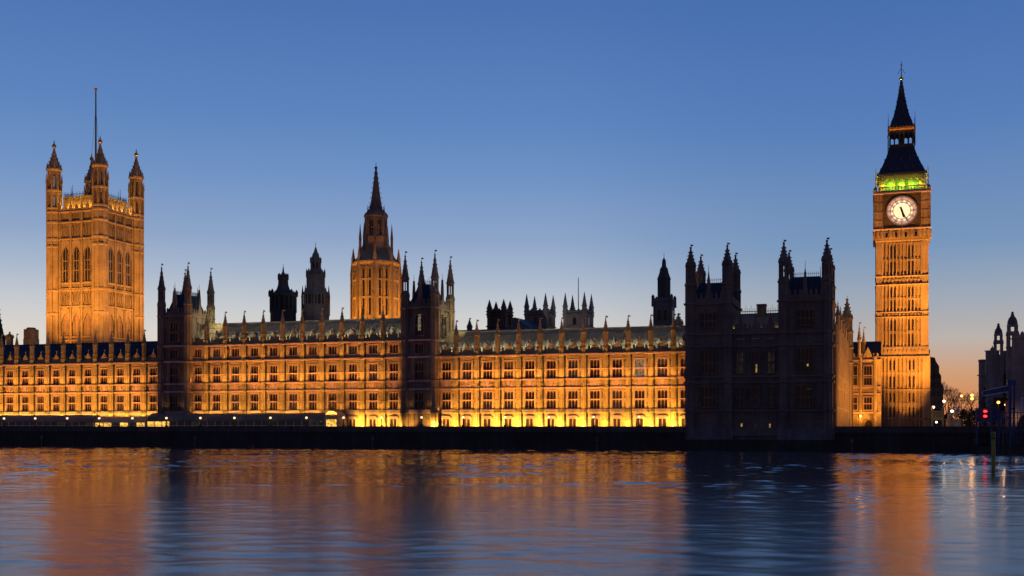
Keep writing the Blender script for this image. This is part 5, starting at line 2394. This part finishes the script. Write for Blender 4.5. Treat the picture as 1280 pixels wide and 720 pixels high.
    bare_tree('smaller bare tree between lamps beyond the street', 1199, 350, 13.5, 5)
    bare_tree('bare tree standing against the domed building', 1214, 352, 14.5, 8)
    bare_tree('low bare tree in front of the orange glow under the lamps', 1207, 330, 8, 12)

    # evergreen mass under the lamps
    def shrub(label, px, Yd, w, h, seed):
        rnd = random.Random(seed)
        o = thing('shrub', label, 'shrub', at(px, Yd, 3.9))
        m = MB()
        for i in range(900):
            a, b = rnd.uniform(0, 6.28), rnd.random() ** .4
            rr = w * b * (.75 + .25 * math.sin(3 * a + seed))
            zz = h * rnd.random() ** .8
            rr *= math.sqrt(max(.05, 1 - (zz / h) ** 2))
            p = Vector((rr * math.cos(a), rr * math.sin(a), zz))
            e = Vector((rnd.uniform(-1, 1), rnd.uniform(-1, 1), rnd.uniform(-1, 1))).normalized() * .34
            f = e.orthogonal().normalized() * .2
            m.add([tuple(p - e), tuple(p + f), tuple(p + e), tuple(p - f)], [(0, 1, 2, 3)])
        m.build('leaves', 'evergreen', o)
        m = MB()
        for i in range(5):
            a = i * 1.25
            m.tube((0, 0, 0), (w * .4 * math.cos(a), w * .4 * math.sin(a), h * .6), .1, .04, 4)
        m.build('stem', 'bark', o)
    plain('evergreen', (.035, .05, .025), .8)
    shrub('dark bush between the sculpture and the pier cabin', 1206, 300, 3.0, 5.5, 1)
    shrub('dark bush behind the lit sculpture', 1184, 318, 2.6, 4.6, 4)
    shrub('dark bush right under the twin street lamps', 1218, 290, 3.4, 5.0, 9)

    # lit stone kiosk beside the tower
    Y = 290.0
    k = Y / F
    z = lambda y: EYE + (HOR - y) * k
    t = thing('gate_lodge', 'small yellow-lit lodge with pierced parapet beside the clock tower', 'lodge', at(1164, Y), TH2)
    m = MB()
    for x in (0, 2.6):
        m.box(x, x + .5, 0, .5, 3.9, z(512))
        m.frus(x + .25, .25, .4, .05, z(512), z(507), 4)
    m.box(.5, 2.6, .1, .4, z(525), z(522))
    m.box(-.1, 3.2, 0, 3, z(515), z(513.5))
    m.build('wall', 'bronze', t)
    m = MB()
    for i in range(5):
        m.box(.55 + i * .42, .8 + i * .42, .1, .3, z(522), z(515))
    m.build('balustrade', 'bronze', t)
    bulb(at(1169, Y - 4, z(521)), 30, (1, .8, .25), .2)
    t = thing('globe_lamp', 'single white lamp glowing low under the yellow-lit lodge', 'lamp', at(1170.5, Y - 6, 3.9), 0)
    m = MB()
    m.tube((0, 0, 0), (0, 0, z(528.6) - 4.1), .06, .05, 6)
    m.build('post', 'dark_iron', t)
    m = MB()
    m.ball(0, 0, z(527.8) - 3.9, .26, 10)
    m.build('globe', 'cold_lamp_glass', t)

    # sculpture group on its pedestal
    t = thing('statue', 'pale yellow-lit sculpture of rearing horses on a stone pedestal', 'statue', at(1192, 280, 3.9), TH2 + .2)
    m = MB()
    m.box(-1.6, 1.6, -1.1, 1.1, 0, 2.6)
    m.box(-1.8, 1.8, -1.3, 1.3, 2.6, 2.9)
    m.build('pedestal', 'statue_stone', t)
    bmx = MB()
    for s, x0 in ((-1, -.75), (1, .6)):
        # haunches, barrel, neck, head, forelegs, hind legs of a rearing horse
        hip, chest, poll, nose = Vector((x0, s * .3, 4.0)), Vector((x0 + .55 * s * -1 if s < 0 else x0 + .5, s * .35, 5.2)), Vector((x0 + .7, s * .35, 6.1)), Vector((x0 + 1.15, s * .35, 5.8))
        bmx.tube(hip, chest, .50, .44, 8)
        bmx.tube(chest, poll, .34, .2, 8)
        bmx.tube(poll, nose, .22, .13, 7)
        bmx.ball(hip.x, hip.y, hip.z, .54, 8)
        bmx.ball(chest.x, chest.y, chest.z, .46, 8)
        for q in (-.18, .18):
            kn = chest + Vector((.6, q, -.1))
            bmx.tube(chest, kn, .18, .12, 6)
            bmx.tube(kn, kn + Vector((-.1, 0, -.55)), .1, .07, 6)
            st = hip + Vector((.25, q, -.55))
            hk = hip + Vector((-.2, q, -.8))
            bmx.tube(hip, st, .24, .16, 6)
            bmx.tube(st, hk, .14, .1, 6)
            bmx.tube(hk, hk + Vector((.05, 0, -.35)), .1, .09, 6)
        bmx.tube(hip, hip + Vector((-.5, 0, -.6)), .12, .03, 5)
    bmx.build('horses', 'statue_stone', t)
    bmx = MB()
    bmx.lathe(-1.1, 0, [(.3, 2.9), (.42, 3.4), (.32, 4.3), (.4, 4.9), (.34, 5.3), (.12, 5.45), (.2, 5.65), (.2, 5.9), (.05, 6.1)], 8)
    bmx.tube((-1.1, .3, 5.2), (-1.5, .6, 6.1), .11, .07, 6)
    bmx.tube((-1.1, -.3, 5.2), (-.7, -.6, 5.9), .11, .07, 6)
    bmx.tube((-.7, -.6, 4.6), (-.7, -.6, 7.3), .04, .03, 5)
    bmx.build('rider', 'statue_stone', t)
    bulb(at(1188, 273, 6.0), 5, (1, .78, .28), .2)

    # street lamps, one of them added
    def street_lamp(label, px, Yd, ys, mat, col, power, arms=1):
        t = thing('street_lamp', label, 'street lamp', at(px, Yd, 3.9), 0, 'street lamps beyond the clock tower')
        k = Yd / F
        m = MB()
        top = max(EYE + (HOR - y) * k for y in ys) - 3.9
        m.lathe(0, 0, [(.22, 0), (.2, .9), (.1, 1.2), (.07, top - .4), (.14, top - .3)], 8)
        m.build('post', 'dark_iron', t)
        for y in ys:
            m = MB()
            zz = EYE + (HOR - y) * k - 3.9
            m.ball(0, 0, zz, .34, 10)
            m.build('globe', mat, t)
            bulb(at(px, Yd - .6, zz + 3.9), power, col, .3)
    street_lamp('single orange street lamp above the bare trees', 1202, 300, (495,), 'sodium_glass', (1, .42, .08), 60)
    street_lamp('tall orange street lamp with two lamps one above the other', 1215, 262, (494, 498.4), 'sodium_glass', (1, .42, .08), 70)
    street_lamp('white street lamp beside the gabled office block', 1180, 310, (501.5,), 'cold_lamp_glass', (1, .85, .7), 40)
    street_lamp('low white street lamp left of the sculpture', 1167, 330, (509,), 'cold_lamp_glass', (1, .85, .7), 40)
    street_lamp('dim white street lamp just before the lit sculpture', 1190, 276, (514,), 'cold_lamp_glass', (1, .85, .6), 3)
    street_lamp('added orange lamp lighting the domed building', 1257, 318, (506,), 'sodium_glass', (1, .55, .28), 1200)  # added lamp, no known fixture, there to brighten the domed building
    street_lamp('orange street lamp behind the blue pier beam', 1248, 260, (503,), 'sodium_glass', (1, .42, .08), 90)

    # floating pier
    Yp = 205.0
    k = Yp / F
    z = lambda y: EYE + (HOR - y) * k
    t = thing('pier', 'blue steel river pier with cabin and gangway at the right edge', 'pier', at(1221, Yp), math.radians(-16))
    X = lambda px: (px - 1221) * k / math.cos(math.radians(16)) * .965
    m = MB()
    m.box(X(1219), X(1320), -3, 8, -.6, 1.4)
    m.box(X(1219) - .2, X(1320), -3.2, 8.2, 1.15, 1.4)
    m.build('pontoon', 'dark_iron', t)
    m = MB()
    c0, c1 = X(1221), X(1246)
    m.box(c0, c1, 0, 4, z(527), z(526))
    m.box(c0, c1, 0, 4, z(511), z(510))
    for i in range(15):
        x = c0 + (c1 - c0) * i / 14
        m.box(x - .05, x + .05, -.05, .05, z(526), z(511))
        m.box(x - .05, x + .05, 3.95, 4.05, z(526), z(511))
    for px in (1221, 1237.5, 1245.5):
        m.box(X(px) - .16, X(px) + .16, -.1, .22, 1.4, z(510))
    m.box(c0, c1, 1.6, 1.8, z(526), z(512))
    m.build('cabin', 'blue_paint', t)
    m = MB()
    xa, xb = X(1229.5), X(1262)
    za0, za1, zb0, zb1 = z(495), z(488.5), z(489.5), z(481)
    m.ext([(xa, za0), (xb, zb0), (xb, zb1), (xa, za1)], 2.2, 2.6)
    m.build('gangway_beam', 'blue_paint', t)
    m = MB()
    for f0, f1 in ((0, .06), (.94, 1)):
        m.ext([(xa, za0 + (za1 - za0) * f0), (xb, zb0 + (zb1 - zb0) * f0), (xb, zb0 + (zb1 - zb0) * f1 + .06), (xa, za0 + (za1 - za0) * f1 + .06)], 2.05, 2.75)
    m.build('handrail', 'white_metal', t)
    m = MB()
    for px, w in ((1261, .28), (1265.5, .2)):
        m.box(X(px) - w, X(px) + w, 1.9, 2.4, 1.4, z(476))
    m.box(X(1258), X(1268), 1.7, 3, z(481), z(475))
    m.box(X(1259.5), X(1267), 1.9, 2.3, z(512), z(510))
    m.build('mast', 'blue_paint', t)
    m = MB()
    for px in (1247, 1257):
        m.tube((X(px) - (.0 if px < 1250 else .35), -3.25, -.4), (X(px) + .3, -2.6, z(539)), .07, .07, 5)
    for i in range(6):
        f = i / 6 + .08
        zz = -.4 + (z(539) + .4) * f
        m.tube((X(1247) + .3 * f, -3.25 + .65 * f, zz), (X(1257) - .35 + .65 * f, -3.25 + .65 * f, zz), .05, .05, 4)
    m.build('ladder', 'lead', t)
    m = MB()
    for y in (514.2, 520.3):
        m.ball(X(1230), -.35, z(y), .24, 10)
        m.ball(X(1231.6), -.2, z(y), .18, 8)
    m.build('signal_lamp', 'red_lamp', t)
    for y in (514.2, 520.3):
        bulb(t.matrix_basis @ Vector((X(1230), -.9, z(y))), 1.2, (1, .05, .03), .2)
    m = MB()
    for i in range(9):
        m.box(X(1247 + i * 4) - .06, X(1247 + i * 4) + .06, -.5, -.4, 1.4, z(515))
    m.box(X(1246), X(1282), -.52, -.38, z(516), z(515))
    m.box(X(1246), X(1282), -.52, -.38, z(523), z(522.2))
    m.build('railing', 'blue_paint', t)
    m = MB()
    m.ext([(X(1269), z(512)), (X(1273), z(513)), (X(1274.5), z(497)), (X(1272), z(496))], -.2, -.1)
    m.build('furled_flag', 'sheet_cloth', t)

    # stone quay with arches behind the pier
    o = thing('quay_building', 'low stone quay front with two dark arches behind the blue pier', 'building', at(1262, 222), math.radians(-16))
    m = MB()
    for x0, x1 in ((0, 1.4), (4.6, 5.8), (9, 20)):
        m.box(x0, x1, 0, 6, 0, z(500))
    for a_, b_ in ((1.4, 4.6), (5.8, 9)):
        c = (a_ + b_) / 2
        pts = [(a_, 5.2), (a_ + .35, 6.4), (a_ + .9, 7.1), (c, 7.4), (b_ - .9, 7.1), (b_ - .35, 6.4), (b_, 5.2), (b_, z(500)), (a_, z(500))]
        m.ext(pts, 0, 6)
        m.box(a_, b_, 3, 3.3, 0, 7.2)
    m.box(-.2, 20, -.2, 6, z(500), z(498.5))
    m.build('wall', 'dusk_stone', o)
    m = MB()
    m.tube((.7, -.2, 6.2), (.7, -.6, 6.3), .05, .05, 4)
    m.ball(.7, -.6, 6.55, .2, 8)
    m.build('wall_lamp', 'lamp_glass_dim', o)
    bulb(o.matrix_basis @ Vector((.7, -1.2, 6.6)), 40, (1, .6, .25), .2)

    # mooring pile in the water
    Yq = EYE * F / (588 - HOR)
    t = thing('mooring_pile', 'yellow-green weedy timber pile standing in the water', 'mooring post', at(1241.8, Yq), 0)
    m = MB()
    k = Yq / F
    m.lathe(0, 0, [(.21, -1), (.22, 1.5), (.21, 3.0), (.22, 4.25), (.17, 4.34)], 10)
    m.build('post', 'weedy_timber', t)
    m = MB()
    m.frus(0, 0, .24, .24, 3.55, 3.7, 10)
    m.frus(0, 0, .24, .24, 3.95, 4.05, 10)
    m.build('iron_band', 'dark_iron', t)


stone('statue_stone', (.5, .45, .3), var=.3, block=False)
glow('lamp_glass_dim', (1, .6, .25), 6)
right_bank()


# ------------------------------------------------------------------ floodlighting
def floods():
    ranges = ((us_l[0], T1A - .5), (T1B + .6, T2A - .6), (T2B + .6, us_r[-1] - 3))
    for i, (a, b) in enumerate(ranges):
        top = 25 if i == 1 else 21
        strip(a + (4 if i else 0), b - (4 if i < 2 else 0), -7.4, 7.4, 0, top - 4, 88, SODIUM, .4, 80)
        # lamps on the ledges over the ground floor and the first floor
        strip(a, b, -1.7, 8.75, .2, 13.0, 24, SODIUM, .15, 130)
        strip(a, b, -1.5, 15.9, .2, 20.5, 22, (1, .38, .06), .15, 130)
        if i == 1:
            strip(a, b, -1.5, 21.6, .2, 25.5, 9, (1, .36, .06), .15, 110)
        # lamps under the ledge behind the marquees
        if i < 2:
            strip(a, b if i == 0 else us_m[7], -1.5, 7.5, 0, 8.6, 26, (1, .50, .07), .12, 120)
        # dim lamps in the gutters, which pick out the iron roofs
        if i:
            strip(a, b, .45, top + 2.0, 4.0, top + 3.4, 17, (1, .88, .58), .12, 150)
    for us, lo, hi in ((us_l, 1e9, 0), (us_m, 7, 99), (us_r, 0, 99)):
        for i, (a, b) in enumerate(zip(us[:-1], us[1:])):
            c = (a + b) / 2
            if lo <= i < hi:
                for q in (-2.1, 2.1):
                    spot(pt(c + q, -3.3, 4.3), pt(c + q * .98, 0, 6.5), random.uniform(2400, 4600), (1, .47, .065), 84, 1, .12)
            for q in (-1.6, 1.6):
                spot(pt(c + q, -.85, 8.85), pt(c + q * .95, 0, 12.5), random.uniform(30, 120), (1, .49, .06), 100, 1, .06)
    # ledge and ground lamps at the feet of the two river towers
    for i, (a, b) in enumerate(((T1A, T1B), (T2A, T2B))):
        c = (a + b) / 2
        for q in (-2.3, 2.3):
            spot(pt(c + q, -2.5, 8.95), pt(c + q, -1.2, 12.2), 85, (1, .48, .06), 90, 1, .06)
            spot(pt(c + q, -1.95, 15.9), pt(c + q, -1.2, 18.5), 10, (1, .42, .06), 90, 1, .06)
            if i:
                spot(pt(c + q, -4.2, 4.3), pt(c + q, -1.2, 6.3), 2200, (1, .47, .065), 70, 1, .12)
    o, n = ET_O, ET_N
    d = Vector((math.cos(TH2), math.sin(TH2), 0))
    up = Vector((0, 0, 1))
    for s, e in ((-20, 1.3), (8, .7)):
        spot(o - n * 26 + d * s + up * 4.5, o - n * 7 + d * s * .1 + up * 38, 185000 * e, AMBER, 75, .9, .4)
        spot(o - n * 14 + d * s * .35 + up * 4.5, o - n * 7 + up * 18, 10000, AMBER, 75, 1, .4)
        spot(o - n * 26 + d * s * .9 + up * 4.5, o - n * 7 + up * 66, 430000 * e, AMBER, 44, .9, .4)
    for s in (-1, 1):
        spot(o + d * s * 28 - n * 6 + up * 4.5, o + up * 36, 30000, AMBER, 70, .9, .4)
    spot(o - n * 11 + up * 24.5, o - n * 7 + up * 29, 500, AMBER, 100, 1, .3)
    # great tower: from the roofs around it
    o, n, d = GT_O, GT_N, GT_D
    for s in (-16, 0, 16):
        spot(o - n * 44 + d * s + up * 26, o - n * 9 + d * s * .3 + up * 62, 88000, SODIUM, 75, .9, .5)
        spot(o + d * 44 - n * s + up * 26, o + d * 9 - n * s * .3 + up * 62, 74000, SODIUM, 75, .9, .5)
    spot(o - n * 16 - d * 3 + up * 28, o - n * 9 - d * 3 + up * 44, 7000, (1, .33, .04), 80, 1, .3)
    for k in range(4):
        R_ = Matrix.Rotation(k * math.pi / 2, 4, 'Z')
        for x in (-4.5, 0, 4.5):
            p = gtower.matrix_basis @ (R_ @ Vector((x, -8.6, 78.9)))
            bulb(p, 900, (1, .50, .07), .2)
    # central spire
    c = spire_t.location
    for dx, dy in ((-14, -17), (13, -18), (20, 2), (-20, 2)):
        spot(c + Vector((dx, dy, 30)), c + Vector((0, 0, 48)), 36000, (1, .36, .03), 62, .9, .3)
    # side front and link beside the clock tower
    ab = (NR_B - NR_A)
    side = Vector((ab.y, -ab.x, 0)).normalized()
    for f in (.08, .25, .42, .6, .78, .94):
        p = NR_A + ab * f
        spot(p + side * 15 + up * 4.4, p + up * 18, 17000, AMBER, 105, 1, .3)
    spot(link.location + Vector((0, -16, 4.4)), link.location + Vector((4, 0, 17)), 11000, AMBER, 70, 1, .3)
    # roofs and the inner sides of the river towers
    for u, v in ((T1B + 7, 4), (T2B + 7, 4)):
        spot(pt(u, v, 33 if u < T2A else 29), pt(u - 7.5, v + 1, 30), 2200, (1, .80, .38), 120, 1, .3)
    # white floodlights on the twin church towers and a little on the stepped tower
    for px in (675, 723):
        spot(at(px - 3, 415, 30), at(px, 450, 47), 9000, (1, .86, .76), 50, .9, .4)
    spot(at(402, 295, 31), at(394.6, 318, 48), 2600, (1, .84, .55), 55, .9, .4)


floods()
